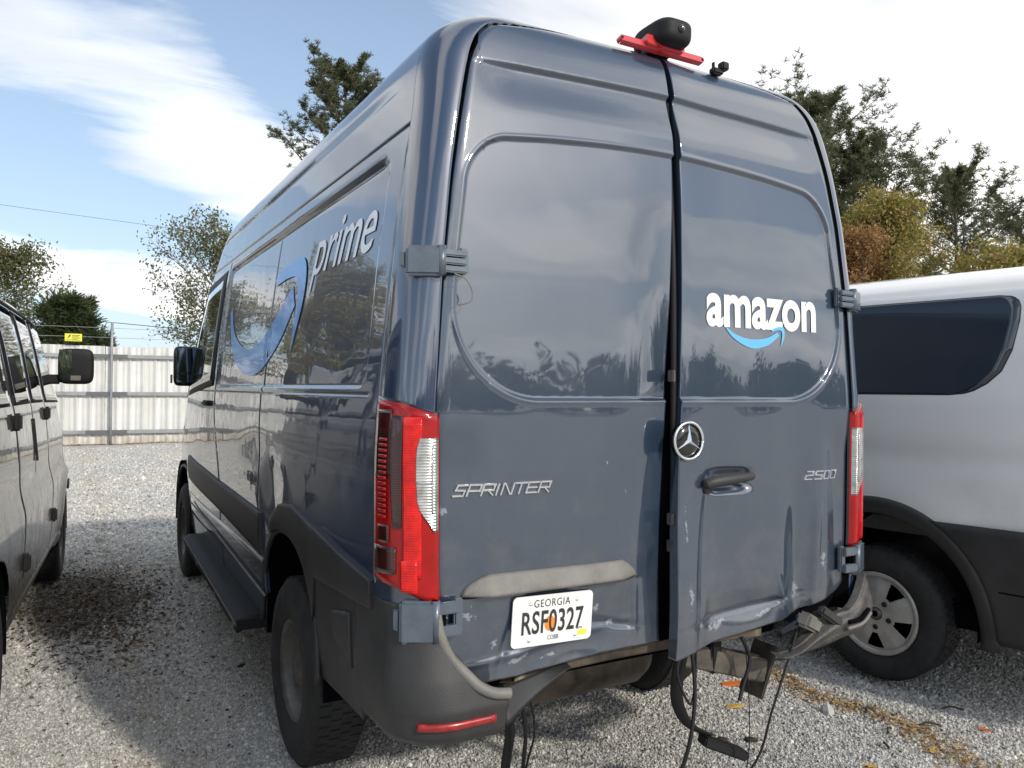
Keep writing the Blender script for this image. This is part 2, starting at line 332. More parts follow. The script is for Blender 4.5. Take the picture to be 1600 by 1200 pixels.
# ------------------------------------------------------------------ ground
def gravel_material(name, near=True):
    m = bpy.data.materials.new(name); m.use_nodes = True; t = m.node_tree; b = t.nodes['Principled BSDF']; b.inputs['Roughness'].default_value = .9
    g = t.nodes.new('ShaderNodeNewGeometry')
    def noise(sc, det=5, ro=.6):
        n = t.nodes.new('ShaderNodeTexNoise'); n.inputs['Scale'].default_value = sc; n.inputs['Detail'].default_value = det; n.inputs['Roughness'].default_value = ro
        t.links.new(g.outputs['Position'], n.inputs['Vector']); return n.outputs[0]
    base = ramp(t, noise(38, 8, .8), [(.34, (.24, .235, .22)), (.5, (.46, .452, .43)), (.66, (.66, .65, .62))])
    patch = ramp(t, noise(.55, 5), [(.36, (.84, .86, .90)), (.64, (1.06, 1.0, .90))])
    mx = t.nodes.new('ShaderNodeMixRGB'); mx.blend_type = 'MULTIPLY'; mx.inputs[0].default_value = 1
    t.links.new(base, mx.inputs[1]); t.links.new(patch, mx.inputs[2]); out = mx.outputs[0]
    # ochre dust strewn along the white van's side and down the lane
    sp = t.nodes.new('ShaderNodeSeparateXYZ'); t.links.new(g.outputs['Position'], sp.inputs[0])
    wv = math_(t, 'MULTIPLY', math_(t, 'SUBTRACT', noise(1.4, 4), .5), .9)
    def band(x, w, amt):
        d = math_(t, 'ABSOLUTE', math_(t, 'ADD', math_(t, 'SUBTRACT', sp.outputs[0], x), wv))
        return math_(t, 'MULTIPLY', math_(t, 'SUBTRACT', 1.0, math_(t, 'MINIMUM', math_(t, 'DIVIDE', d, w), 1.0)), amt)
    f = math_(t, 'MAXIMUM', band(1.60, .22, 1.0), band(-1.45, .28, .6))
    f = math_(t, 'MULTIPLY', f, ramp(t, noise(7, 5), [(.42, 0.0), (.6, 1.0)]))
    m3 = t.nodes.new('ShaderNodeMixRGB'); t.links.new(math_(t, 'MULTIPLY', f, .75), m3.inputs[0]); t.links.new(out, m3.inputs[1]); m3.inputs[2].default_value = (.30, .21, .10, 1)
    # dark humus where leaves have rotted by the silver van's front wheel
    dx = math_(t, 'DIVIDE', math_(t, 'ADD', math_(t, 'SUBTRACT', sp.outputs[0], -1.75), math_(t, 'MULTIPLY', wv, .5)), .50)
    dy = math_(t, 'DIVIDE', math_(t, 'ADD', math_(t, 'SUBTRACT', sp.outputs[1], 4.5), wv), 1.15)
    dd = math_(t, 'SQRT', math_(t, 'ADD', math_(t, 'MULTIPLY', dx, dx), math_(t, 'MULTIPLY', dy, dy)))
    hum = ramp(t, dd, [(.55, .68), (1.05, 0.0)])
    m4 = t.nodes.new('ShaderNodeMixRGB'); t.links.new(hum, m4.inputs[0]); t.links.new(m3.outputs[0], m4.inputs[1]); m4.inputs[2].default_value = (.045, .034, .022, 1)
    out = m4.outputs[0]
    if not near:
        oi = t.nodes.new('ShaderNodeObjectInfo')
        k = ramp(t, oi.outputs['Random'], [(0.0, (.36, .36, .37)), (.12, (.74, .73, .72)), (.6, (1.02, 1.01, .98)), (.93, (1.4, 1.38, 1.33)), (1.0, (1.6, 1.58, 1.55))])
        m5 = t.nodes.new('ShaderNodeMixRGB'); m5.blend_type = 'MULTIPLY'; m5.inputs[0].default_value = 1
        m6 = t.nodes.new('ShaderNodeMixRGB'); m6.inputs[0].default_value = .75; t.links.new(out, m6.inputs[1]); m6.inputs[2].default_value = (.50, .495, .475, 1)
        m7 = t.nodes.new('ShaderNodeMixRGB'); t.links.new(math_(t, 'MAXIMUM', hum, math_(t, 'MULTIPLY', f, .7)), m7.inputs[0]); t.links.new(m6.outputs[0], m7.inputs[1]); t.links.new(out, m7.inputs[2])
        t.links.new(m7.outputs[0], m5.inputs[1]); t.links.new(k, m5.inputs[2]); out = m5.outputs[0]
    else:
        vn = t.nodes.new('ShaderNodeTexVoronoi'); vn.inputs['Scale'].default_value = 55; t.links.new(g.outputs['Position'], vn.inputs['Vector'])
        bp = t.nodes.new('ShaderNodeBump'); bp.inputs['Strength'].default_value = .35; bp.inputs['Distance'].default_value = .012
        h = math_(t, 'ADD', math_(t, 'MULTIPLY', vn.outputs['Distance'], -1.0), math_(t, 'MULTIPLY', noise(3.0, 5), 1.2))
        t.links.new(h, bp.inputs['Height']); t.links.new(bp.outputs[0], b.inputs['Normal'])
    t.links.new(out, b.inputs['Base Color'])
    return m
GRAVEL = gravel_material('gravel_ground'); PEB = gravel_material('gravel_stones', near=False)
def gz(x, y): return .012*np.sin(x*1.7+.6*y)+.010*np.sin(y*1.3-.8*x+1)+.006*np.sin(4.1*x+2.9*y)-.02
gx = np.concatenate([[-600, -200, -60, -25, -12], np.arange(-8, 8.01, .1), [12, 25, 60, 200, 600]])
gy = np.concatenate([[-600, -200, -60, -25, -12], np.arange(-6, 24.01, .12), [30, 45, 80, 200, 900]])
GX, GY = np.meshgrid(gx, gy); GZ = np.where((abs(GX) < 8.1) & (GY > -6.1) & (GY < 24.1), gz(GX, GY), -.02)
grd = grid('ground', np.stack([GX, GY, GZ], -1), GRAVEL); prop(grd, 'pale crushed stone ground of the yard', kind='structure')
# loose stones: a cloud of points thinning out with distance, a small angular stone on each
cx, cy = -1.79, -2.03
npt = 900000
ang = RNG.uniform(rad(29.3-36), rad(29.3+38), npt); dist = np.exp(RNG.uniform(np.log(2.3), np.log(23.), npt))
px, py = cx+np.sin(ang)*dist, cy+np.cos(ang)*dist
keep = RNG.uniform(0, 1, npt) < np.where(dist < 5.5, 1, .55)
px, py, dist = px[keep], py[keep], dist[keep]
pts = np.stack([px, py, gz(px, py)+RNG.uniform(-.002, .004, len(px))], -1)
me = bpy.data.meshes.new('gravel'); me.vertices.add(len(pts)); me.vertices.foreach_set('co', pts.ravel()); me.update()
gro = link('gravel', me, None); prop(gro, 'loose grey and white crushed gravel stones', kind='stuff')
sa = me.attributes.new('size', 'FLOAT', 'POINT'); sa.data.foreach_set('value', (np.exp(RNG.normal(0, .38, len(pts)))*.0047*np.clip(dist/4.2, .85, 2.3)).astype(np.float32))
ng = bpy.data.node_groups.new('scatter_stones', 'GeometryNodeTree')
ng.interface.new_socket('Geometry', in_out='INPUT', socket_type='NodeSocketGeometry'); ng.interface.new_socket('Geometry', in_out='OUTPUT', socket_type='NodeSocketGeometry')
gi = ng.nodes.new('NodeGroupInput'); go = ng.nodes.new('NodeGroupOutput')
ico = ng.nodes.new('GeometryNodeMeshIcoSphere'); ico.inputs['Radius'].default_value = 1; ico.inputs['Subdivisions'].default_value = 1
sm = ng.nodes.new('GeometryNodeSetMaterial'); sm.inputs['Material'].default_value = PEB
iop = ng.nodes.new('GeometryNodeInstanceOnPoints')
rv = ng.nodes.new('FunctionNodeRandomValue'); rv.data_type = 'FLOAT_VECTOR'; rv.inputs[0].default_value = (0, 0, 0); rv.inputs[1].default_value = (6.28, 6.28, 6.28)
rs = ng.nodes.new('FunctionNodeRandomValue'); rs.data_type = 'FLOAT_VECTOR'; rs.inputs[0].default_value = (.7, .6, .45); rs.inputs[1].default_value = (1.5, 1.1, .95); rs.inputs['Seed'].default_value = 5
na = ng.nodes.new('GeometryNodeInputNamedAttribute'); na.data_type = 'FLOAT'; na.inputs['Name'].default_value = 'size'
vm = ng.nodes.new('ShaderNodeVectorMath'); vm.operation = 'SCALE'
ng.links.new(rs.outputs[0], vm.inputs[0]); ng.links.new(na.outputs[0], vm.inputs['Scale'])
ng.links.new(gi.outputs[0], iop.inputs['Points']); ng.links.new(ico.outputs[0], sm.inputs[0]); ng.links.new(sm.outputs[0], iop.inputs['Instance'])
ng.links.new(rv.outputs[0], iop.inputs['Rotation']); ng.links.new(vm.outputs[0], iop.inputs['Scale']); ng.links.new(iop.outputs[0], go.inputs[0])
md = gro.modifiers.new('scatter', 'NODES'); md.node_group = ng

# ------------------------------------------------------------------ metal fence
FM = mat('fence_sheet', (.62, .62, .59), .5, .1, var=.08, vscale=1.5, bump=.05, bscale=8)
t_ = FM.node_tree; oi_ = t_.nodes.new('ShaderNodeObjectInfo'); hs_ = t_.nodes.new('ShaderNodeHueSaturation'); b_ = t_.nodes['Principled BSDF']
src_ = b_.inputs['Base Color'].links[0].from_socket; t_.links.new(src_, hs_.inputs['Color']); t_.links.new(math_(t_, 'ADD', .90, math_(t_, 'MULTIPLY', oi_.outputs['Random'], .16)), hs_.inputs['Value'])
gp_ = t_.nodes.new('ShaderNodeNewGeometry'); sz_ = t_.nodes.new('ShaderNodeSeparateXYZ'); t_.links.new(gp_.outputs['Position'], sz_.inputs[0])
nn_ = t_.nodes.new('ShaderNodeTexNoise'); nn_.inputs['Scale'].default_value = 3.5; nn_.inputs['Detail'].default_value = 7; t_.links.new(gp_.outputs['Position'], nn_.inputs['Vector'])
ds_ = ramp(t_, math_(t_, 'ADD', math_(t_, 'MULTIPLY', sz_.outputs[2], 1.2), math_(t_, 'MULTIPLY', nn_.outputs[0], 1.1)), [(.45, .75), (.95, 0.0)])
mm_ = t_.nodes.new('ShaderNodeMixRGB'); t_.links.new(ds_, mm_.inputs[0]); t_.links.new(hs_.outputs[0], mm_.inputs[1]); mm_.inputs[2].default_value = (.40, .34, .26, 1); t_.links.new(mm_.outputs[0], b_.inputs['Base Color'])
FR = mat('fence_rail', (.30, .31, .32), .5, .4, var=.15, vscale=3)
FD = mat('fence_rail_shade', (.13, .135, .145), .5, .4)  # darker rail grey, shade put into the colour
FY = 22.0
fence = empty('metal_fence', (0, FY, 0), rad(-1.4), 'tall white corrugated sheet metal fence with three grey rails across the back of the yard', 'fence')
prof = []
for k in range(3):
    x = k*.32
    prof += [(x, 0), (x+.09, 0), (x+.095, .006), (x+.115, .006), (x+.12, 0), (x+.19, 0), (x+.195, .006), (x+.215, .006), (x+.22, 0), (x+.262, 0), (x+.278, -.032), (x+.304, -.032), (x+.32, 0)]
prof = np.array(prof)
pm = None
for i in range(-17, 19):
    if pm is None:
        P = np.stack([np.stack([prof[:, 0], prof[:, 1], np.full(len(prof), z)], -1) for z in (-.02, .6, 1.3, 2.0, 2.64)])
        o = grid('fence_panel', P, FM, fence, smooth=False); pm = o.data
        sol = None
    else:
        o = bpy.data.objects.new('fence_panel', pm); COL.objects.link(o); o.parent = fence
    o.location = (i*.96+RNG.normal(0, .002), .05, RNG.normal(0, .006)); o.rotation_euler = (RNG.normal(0, .004), RNG.normal(0, .002), RNG.normal(0, .003))
for z in (.30, 1.34, 2.36): box('fence_rail', (0, -.03, z), (36, .06, .10), FR, fence, .006)
for x in (-15.8, -12.8, -9.8, -6.8, -3.8, -.82, 2.2, 5.2, 8.2, 11.2, 14.2):
    tube('fence_post', [(x, -.10, -.1), (x, -.10, 1.6), (x+.01, -.10, 3.28)], .035, FR, fence, k=12, n=2)
    for z in (.30, 1.34, 2.36): box('rail_shade_strip', (x-.1, -.066, z), (1.0, .008, .102), FD, fence, 0)  # thin dark strips stand in for shade on the rails by each post
for z, d in ((2.86, 0), (3.12, .01)):
    w = tube('fence_wire', [(-16, FY-.1, z), (-9.8, FY-.1, z-.02), (-3.8, FY-.1, z-.01), (-.82, FY-.1, z+.0), (2.2, FY-.1, z-.02), (8.2, FY-.1, z), (16, FY-.1, z)], .006, FR, None, k=5, n=6)
    prop(w, 'upper thin wire strung above the fence sheets' if z > 3 else 'lower thin wire strung just above the fence sheets', 'wire')
sgn = empty('warning_sign', (-1.73, FY-.12, 2.83), 0, 'small yellow warning sign hanging above the metal fence', 'sign')
box('sign_board', (0, 0, 0), (.40, .006, .20), YEL, sgn, .002)
mesh_from('bolt_symbol', [(-.15, -.005, -.05), (-.11, -.005, 0), (-.13, -.005, 0), (-.09, -.005, .07), (-.05, -.005, .07), (-.09, -.005, .02), (-.06, -.005, .02)], [(0, 1, 2), (2, 1, 6, 5), (2, 5, 4, 3)], INK, sgn)
V_, F_ = [], []
for (a, b, c, d) in ((-.03, .16, .045, .06), (-.03, .12, .02, .03), (-.03, .17, -.02, -.005), (-.03, .1, -.05, -.04), (-.18, .17, -.075, -.065)):
    n_ = len(V_); V_ += [(a, -.005, c), (b, -.005, c), (b, -.005, d), (a, -.005, d)]; F_.append((n_, n_+1, n_+2, n_+3))
mesh_from('sign_print', V_, F_, INK, sgn)

# ------------------------------------------------------------------ trees
def leafmat(name, c1, c2, tr=.35):
    m = bpy.data.materials.new(name); m.use_nodes = True; t = m.node_tree; b = t.nodes['Principled BSDF']; b.inputs['Roughness'].default_value = .6
    g = t.nodes.new('ShaderNodeNewGeometry'); k = ramp(t, g.outputs['Random Per Island'], [(0.0, c1), (.55, tuple((a+b_)/2 for a, b_ in zip(c1, c2))), (1.0, c2)])
    t.links.new(k, b.inputs['Base Color'])
    td = t.nodes.new('ShaderNodeBsdfTranslucent'); t.links.new(k, td.inputs[0])
    mx = t.nodes.new('ShaderNodeMixShader'); mx.inputs[0].default_value = tr
    t.links.new(b.outputs[0], mx.inputs[1]); t.links.new(td.outputs[0], mx.inputs[2]); t.links.new(mx.outputs[0], t.nodes['Material Output'].inputs[0])
    return m
BARK = mat('bark', (.12, .09, .065), .9, var=.4, vscale=6, bump=.6, bscale=14)
BARKG = mat('grey_bark', (.16, .14, .12), .9, var=.4, vscale=6, bump=.6, bscale=14)
PINE = leafmat('pine_needles', (.06, .08, .035), (.19, .20, .10), .45)
CEDAR = leafmat('cedar_foliage', (.035, .055, .02), (.11, .14, .055))
AUT = leafmat('olive_leaves', (.08, .11, .04), (.22, .20, .09))
GOLD = leafmat('golden_green_leaves', (.17, .19, .045), (.48, .34, .10))
RUST = leafmat('russet_leaves', (.24, .13, .05), (.46, .27, .10))
def rdir(d, spread):
    w = RNG.normal(0, 1, 3); w /= np.linalg.norm(w); q = np.asarray(d)+w*spread; return q/np.linalg.norm(q)
def leaves_mesh(C, size, elong, n_per, spread, needle=False):
    """many small separate leaf faces round the points C"""
    C = np.repeat(C, n_per, 0); n = len(C)
    off = RNG.normal(0, 1, (n, 3)); off /= np.linalg.norm(off, axis=1)[:, None]
    if needle:
        off[:, 2] = off[:, 2]*.7+.35
        base = C; tip = C+off*spread*RNG.uniform(.6, 1.1, (n, 1)); sd_ = np.cross(off, RNG.normal(0, 1, (n, 3))); sd_ /= np.linalg.norm(sd_, axis=1)[:, None]
        V = np.stack([base-sd_*size*.4, base+sd_*size*.4, tip+sd_*size*.5, tip-sd_*size*.5], 1)
    else:
        P = C+off*spread*RNG.uniform(0, 1, (n, 1))**.6
        a = RNG.normal(0, 1, (n, 3)); a /= np.linalg.norm(a, axis=1)[:, None]; b = np.cross(a, RNG.normal(0, 1, (n, 3))); b /= np.linalg.norm(b, axis=1)[:, None]
        s = size*RNG.uniform(.6, 1.3, (n, 1))
        V = np.stack([P-a*s*elong, P+b*s*.55, P+a*s*elong, P-b*s*.55], 1)
    return V.reshape(-1, 3), np.arange(n*4).reshape(-1, 4)
def tree(name, loc, h, crown_lo, rx, label, leafm, barkm=BARK, kind='broad', n_limb=26, tuft=60, lsize=.06, dens=1., lean=(0, 0), seed=1, cat='tree', group=None, trunk_r=None, shape=None):
    global RNG
    keep_rng = RNG; RNG = np.random.default_rng(seed)
    t = empty(name, loc, 0, label, cat, group)
    tr = trunk_r or h*.016
    TP = np.array([(lean[0]*f**1.5+.12*math.sin(f*5+seed)*h/14, lean[1]*f, h*f*(.97 if kind == 'pine' else .85)) for f in np.linspace(0, 1, 14)])
    V, F = tube_vf(TP, np.linspace(tr, tr*.16, 14), 8); VV = [V]; FF = list(F); nb = len(V)
    C = []
    for i in range(n_limb):
        f = crown_lo+(1-crown_lo)*((i+.5)/n_limb)**.9
        p0 = np.array([np.interp(f, np.linspace(0, 1, 14), TP[:, k]) for k in range(3)])
        g = (f-crown_lo)/(1-crown_lo)
        L = rx*(shape(g) if shape else (math.sqrt(max(.05, 1-(1.9*g-.75)**2/1.35))))*RNG.uniform(.5, 1.25)
        az = i*2.4+RNG.uniform(-.5, .5)
        up = {'pine': .25+.5*g, 'broad': .55+.5*g, 'cedar': .9}[kind]
        d = np.array([math.cos(az), math.sin(az), up]); d /= np.linalg.norm(d)
        pts = [p0]; 
        for s in range(5):
            d = rdir(d+np.array([0, 0, .10 if kind == 'pine' else .05]), .16); pts.append(pts[-1]+d*L/5)
        pts = np.array(pts); rr = np.linspace(tr*.30*(1.1-g*.6), tr*.05, 6)
        V, F = tube_vf(pts, rr, 5, nb); VV.append(V); FF += F; nb += len(V)
        for s in range(1, 6):
            for q in range(3 if kind != 'pine' else 3):
                dd = rdir(d, .9 if kind == 'pine' else 1.0); l2 = L*.30*RNG.uniform(.5, 1.25)*(1.15-.12*s)
                e = pts[s]+dd*l2+np.array([0, 0, .1*l2]); mid = (pts[s]+e)/2+RNG.normal(0, .04, 3)
                V, F = tube_vf(np.array([pts[s], mid, e]), [rr[s]*.5+.004, .008, .004], 4, nb, False); VV.append(V); FF += F; nb += len(V)
                for w in ((.35, .55, .75, .9, 1.0) if kind == 'pine' else (.45, .75, 1.0)): C.append(pts[s]+(e-pts[s])*w+RNG.normal(0, .10*l2, 3))
                for w in range(2):
                    e2 = e+rdir(dd, .8)*l2*.55; C.append(e2)
                    V, F = tube_vf(np.array([e, (e+e2)/2, e2]), [.005, .004, .003], 3, nb, False); VV.append(V); FF += F; nb += len(V)
    mesh_from('trunk', np.vstack(VV), FF, barkm, t, smooth=True)
    C = np.array(C)
    if dens < 1: C = C[RNG.uniform(0, 1, len(C)) < dens]
    if kind == 'pine': V, F = leaves_mesh(C, .019, 1, tuft, .155, True)
    elif kind == 'cedar': V, F = leaves_mesh(C, .022, 1, tuft, .34, True)
    else: V, F = leaves_mesh(C, lsize, 1.0, tuft, .36)
    prop(mesh_from('crown', V, F, leafm, t), kind='stuff')
    RNG = keep_rng
    return t
def at(px_, depth):     # world position seen at image column px_, so many metres away
    d = v+r2*((px_-800)/1230); q = Vector((-1.79, -2.03, 1.55))+d*depth; return (q.x, q.y, -.05)
tree('pine_tree', at(555, 31), 14.4, .52, 3.0, 'tall pine with open lopsided crown rising behind the roof of the dark blue van', PINE, kind='pine', n_limb=34, tuft=18, lean=(-.7, 0), seed=3, group='pine trees')
tree('leafy_tree', at(338, 24.5), 6.9, .22, 2.6, 'sparse small-leaved tree above the fence left of the dark blue van', AUT, BARKG, n_limb=30, tuft=6, lsize=.052, dens=.75, seed=5, trunk_r=.09)
tree('leafy_tree', at(-10, 25), 6.5, .35, 2.0, 'sparse rust-tinged tree at the left edge above the silver van', AUT, BARKG, n_limb=30, tuft=7, lsize=.055, dens=.95, seed=8, trunk_r=.09)
tree('cedar_tree', at(112, 24.5), 4.5, .05, 1.5, 'dense dark green cedar behind the fence under the yellow sign', CEDAR, kind='cedar', n_limb=60, tuft=14, seed=11, shape=lambda g: 1.0-.55*g, trunk_r=.08)
tree('pine_tree', at(1265, 27), 11.5, .42, 3.4, 'tall dark pine just right of the dark blue van roof', PINE, kind='pine', n_limb=44, tuft=14, seed=21, group='pine trees')
tree('pine_tree', at(1330, 27.5), 10.0, .42, 3.0, 'dark full-crowned pine behind the orange-tinted tree', PINE, kind='pine', n_limb=44, tuft=14, seed=22, group='pine trees')
tree('pine_tree', at(1492, 30), 10.0, .46, 2.6, 'lone pine with a bare lower trunk above the white van', PINE, kind='pine', n_limb=34, tuft=14, seed=24, group='pine trees')
tree('pine_tree', at(1612, 31), 8.8, .38, 2.4, 'lower pine at the right edge above the white van', PINE, kind='pine', n_limb=26, tuft=13, seed=26, group='pine trees')
tree('leafy_tree', at(1378, 23), 7.7, .20, 2.0, 'orange and yellow-green autumn tree right behind the dark blue van roof corner', GOLD, BARKG, n_limb=46, tuft=12, lsize=.05, seed=31, trunk_r=.10)
tree('leafy_tree', at(1325, 22), 6.6, .20, 1.6, 'russet autumn tree between the dark blue van and the yellow-green tree', RUST, BARKG, n_limb=34, tuft=12, lsize=.045, seed=32, trunk_r=.08)
tree('leafy_tree', at(1580, 22), 6.0, .15, 2.0, 'yellow-green leafy tree at the right edge behind the white van', GOLD, BARKG, n_limb=42, tuft=12, lsize=.05, seed=33, trunk_r=.10)
tree('leafy_tree', at(1468, 22.5), 4.6, .15, 1.4, 'low green-gold tree below the lone pine trunk', GOLD, BARKG, n_limb=28, tuft=12, lsize=.045, seed=34, trunk_r=.07)
# the wood behind the photographer, seen as dark tree tops mirrored in the rear doors
def woods():
    C = []
    for i in range(170):
        x = RNG.uniform(-75, 115); y = RNG.uniform(-105, -62); h = RNG.uniform(5.5, 10.5)*(1.25 if abs(x-20) < 14 else 1)
        n = int(70*h/8); q = RNG.normal(0, 1, (n, 3)); q /= np.linalg.norm(q, axis=1)[:, None]; q *= RNG.uniform(.2, 1, (n, 1))**.4
        C.append(np.stack([x+q[:, 0]*h*.36, y+q[:, 1]*h*.3, h*.55+q[:, 2]*h*.48], -1))
    C = np.vstack(C); V, F = leaves_mesh(C, .55, .8, 5, .9)
    o = mesh_from('distant_wood', V, F, PINE); prop(o, 'far wood across the yard mirrored in the van doors', kind='stuff')
woods()
# trees to the west whose crowns show in the side of the van
tree('leafy_tree', (-15, 27, 0), 9, .25, 3.4, 'leafy tree beyond the fence mirrored in the side of the dark blue van', GOLD, BARKG, n_limb=34, tuft=10, lsize=.08, seed=41, trunk_r=.12)
tree('leafy_tree', (-8.5, 28, 0), 8.5, .2, 3.0, 'olive tree beyond the fence left of the frame, mirrored in the van side', GOLD, BARKG, n_limb=34, tuft=10, lsize=.08, seed=42, trunk_r=.12)
for k, (a, b, c, dz) in enumerate([((-30, 30, 5.3), (-6, 27, 3.95), (30, 25, 1.6), 0), ((-30, 33, 9.7), (-8, 30, 7.9), (25, 27, 6.0), 0)]):
    prop(tube('power_cable', [a, b, c], .011-.005*k, BLACK, None, k=5, n=20), ['low sagging cable crossing the sky above the fence', 'high faint cable crossing the sky above the cedar'][k], 'cable')

# ------------------------------------------------------------------ DARK BLUE VAN
W = [(.3, .955), (.7, .995), (1.0, 1.006), (1.35, 1.008), (1.5, 1.0), (1.9, .965), (2.2, .925), (2.4, .893), (2.52, .876), (2.60, .858), (2.66, .825), (2.71, .768), (2.75, .66), (2.78, .49), (2.805, .25), (2.815, 0)]
RY = [(.3, 0), (1.5, 0), (1.9, .012), (2.2, .03), (2.4, .05), (2.52, .07), (2.60, .085), (2.66, .10), (2.71, .12), (2.75, .16), (2.78, .26), (2.805, .6), (2.815, 1.4)]
SX = [(.3, .87), (.84, .875), (1.0, .888), (1.5, .892), (1.93, .865), (2.2, .835), (2.4, .80), (2.52, .772), (2.60, .750), (2.66, .71), (2.71, .64), (2.75, .53), (2.78, .38), (2.805, .15), (2.815, 0)]
FY_ = [(.3, 5.8), (.55, 5.88), (.9, 5.9), (1.1, 5.82), (1.22, 5.5), (1.32, 5.25), (1.9, 4.75), (2.35, 4.35), (2.55, 4.1), (2.67, 3.75), (2.75, 3.2), (2.79, 2.6), (2.815, 1.6)]
def dense_T(T):    # smooth a table
    T = np.asarray(T, float); z = np.linspace(T[0, 0], T[-1, 0], 600); y = np.interp(z, T[:, 0], T[:, 1])
    k = np.ones(25)/25; ys = np.convolve(np.pad(y, 12, mode='edge'), k, 'valid'); ys[-1] = y[-1]; ys[-14:] = np.linspace(ys[-14], y[-1], 14)
    return np.stack([z, ys], -1)
W, RY, SX, FY_ = map(dense_T, (W, RY, SX, FY_))
def taper(y): return np.where(y > 3.7, .030*np.clip(y-3.7, 0, 9)**1.9, 0)
def crown(x): return .016*np.abs(x)**2.2
def side_relief(Y, z):
    """pressings of the left side: positive is outwards"""
    d = 0*Y
    # roof-edge channel, roof joint
    f = sstep(.30, .75, Y)
    d = d+f*(-.010*sstep(2.500, 2.512, z)*(1-sstep(2.520, 2.56, z)))
    d = d+groove(z-2.352, .005, .007)
    # big pressed side window field, rounded corners
    cy0, cy1, cz0, cz1, R_ = .32, 3.16, 1.545, 2.30, .07
    qy = np.abs(Y-(cy0+cy1)/2)-(cy1-cy0)/2+R_; qz = np.abs(z-(cz0+cz1)/2)-(cz1-cz0)/2+R_
    sdf = np.sqrt(np.maximum(qy, 0)**2+np.maximum(qz, 0)**2)+np.minimum(np.maximum(qy, qz), 0)-R_
    d = d-.011*(1-sstep(-.016, 0, sdf))
    # deeper shade channel along its upper edge
    d = d+groove(z-2.282, .012, .012)*sstep(.36, .44, Y)*(1-sstep(3.0, 3.15, Y))
    # joints
    d = d+groove(Y-1.82, .006, .010)*(1-sstep(2.25, 2.27, z))*sstep(.6, .62, z)
    d = d+groove(Y-(3.18-.25*sstep(1.5, .9, z)), .008, .010)*(1-sstep(2.32, 2.34, z))
    d = d+groove(Y-.185, .0045, .010)*sstep(.97, .99, z)
    d = d+groove(z-1.53, .006, .004)*sstep(.25, .3, Y)
    d = d+.0016*wob(Y, z, s=2.6, seed=4)
    # a shallow dent behind the wheel arch and one ahead of it
    d = d-.010*np.exp(-((Y-1.55)/.16)**2-((z-1.12)/.12)**2)-.006*np.exp(-((Y-1.9)/.3)**2-((z-1.25)/.1)**2)-.005*np.exp(-((Y-.75)/.25)**2-((z-1.75)/.2)**2)
    return d
def refine(base, spots, w, n):
    L = list(base)
    for s_ in spots: L += list(np.linspace(s_-w, s_+w, n))
    return np.unique(np.round(L, 5))
ZS = refine(np.concatenate([np.linspace(.42, 2.4, 170), np.linspace(2.41, 2.70, 40), np.linspace(2.705, 2.8145, 26)]), [2.352, 2.506, 2.282, 1.545, 1.53], .016, 13); ZS = ZS[ZS <= 2.8147]
ysl = refine(np.concatenate([np.linspace(.0, .9, 80)[1:], np.linspace(.9, 3.6, 190), np.linspace(3.62, 5.2, 70)]), [.185, 1.82, .33], .014, 13)
def door_top(A): return 2.735-.072*(np.abs(A)/.72)**2.4
def van_loop(z):
    w, y0, sx, fy = itp(z, W), itp(z, RY), itp(z, SX), itp(z, FY_)
    ay = .14*min(1, w/.7)
    t = np.linspace(0, 1, 60); Xr = sx*t; Yr = y0+crown(Xr)
    th = np.linspace(0, PI/2, 26)[1:]; Xa = sx+(w-sx)*np.sin(th)**.9; ya0 = Yr[-1]; Ya = ya0+ay*(1-np.cos(th)**.9)
    ys0 = Ya[-1]; end = fy-.55*min(1, w/.7)
    ref0 = .14
    Y = ysl+(ys0-ref0+.0)*(1-sstep(0, 1.2, ysl)); Y = np.maximum(Y, ys0+.001+ysl*.0005)
    k = ysl > 1.9; Y = np.where(k, 1.9+(ysl-1.9)*(end-1.9)/(5.2-1.9) if end > 2.0 else np.minimum(Y, end+ysl*.001), Y)
    Y = np.maximum.accumulate(Y)
    tp = taper(Y)*min(1, w/.6); Xs = w-tp
    rel = side_relief(Y, np.full_like(Y, z)) if z < 2.68 else 0*Y
    Xl = Xs+rel
    tf = np.linspace(0, PI/2, 22)[1:]; xe = Xs[-1]; ye = Y[-1]
    Xf = xe*np.cos(tf)**.75; Yf = ye+(fy-ye)*np.sin(tf)**.75
    XL = np.concatenate([Xr, Xa, Xl, Xf]); YL = np.concatenate([Yr, Ya, Y, Yf]); XR = np.concatenate([Xr, Xa, Xs, Xf])
    # sink the rear face behind the doors
    rec = np.zeros_like(XL); 
    if z > .70: rec[:60] = .055*np.where((t < .995) & (z < door_top(Xr)+.005), 1, 0)
    return XL, YL+rec, XR
rows = []
for z in ZS:
    XL, YL, XR = van_loop(z); n = len(XL)
    rows.append(np.concatenate([np.stack([-XL, YL, np.full(n, z)], -1), np.stack([XR[::-1], YL[::-1], np.full(n, z)], -1)[1:-1]]))
P = np.array(rows)
van = empty('delivery_van', (0, 0, 0), 0, 'slate blue delivery van with dented rear doors and a white word above a curved arrow', 'van')
def arch(C, yc, zc, a, b, p=2.6): return (np.abs((C[:, 1]-yc)/a)**p+np.abs((C[:, 2]-zc)/b)**p < 1) & (np.abs(C[:, 0]) > .7)
def cut(C): return arch(C, 1.28, .40, .47, .545) | arch(C, 4.93, .40, .47, .50) | ((C[:, 2] < .70) & (C[:, 1] < .36)) | ((C[:, 2] < .54) & (C[:, 1] < .85))
def mi(C): return np.where((np.abs(C[:, 0]) < itp(C[:, 2], SX)+.004) & (C[:, 1] < .6) & (C[:, 2] > .69) & (C[:, 2] < 2.76) & (C[:, 1]-itp(C[:, 2], RY)-crown(np.abs(C[:, 0])) > .02), 1, 0)
grid('body', P[:, ::-1], [PAINT, DARK], van, hole=cut, midx=mi, closed=True)
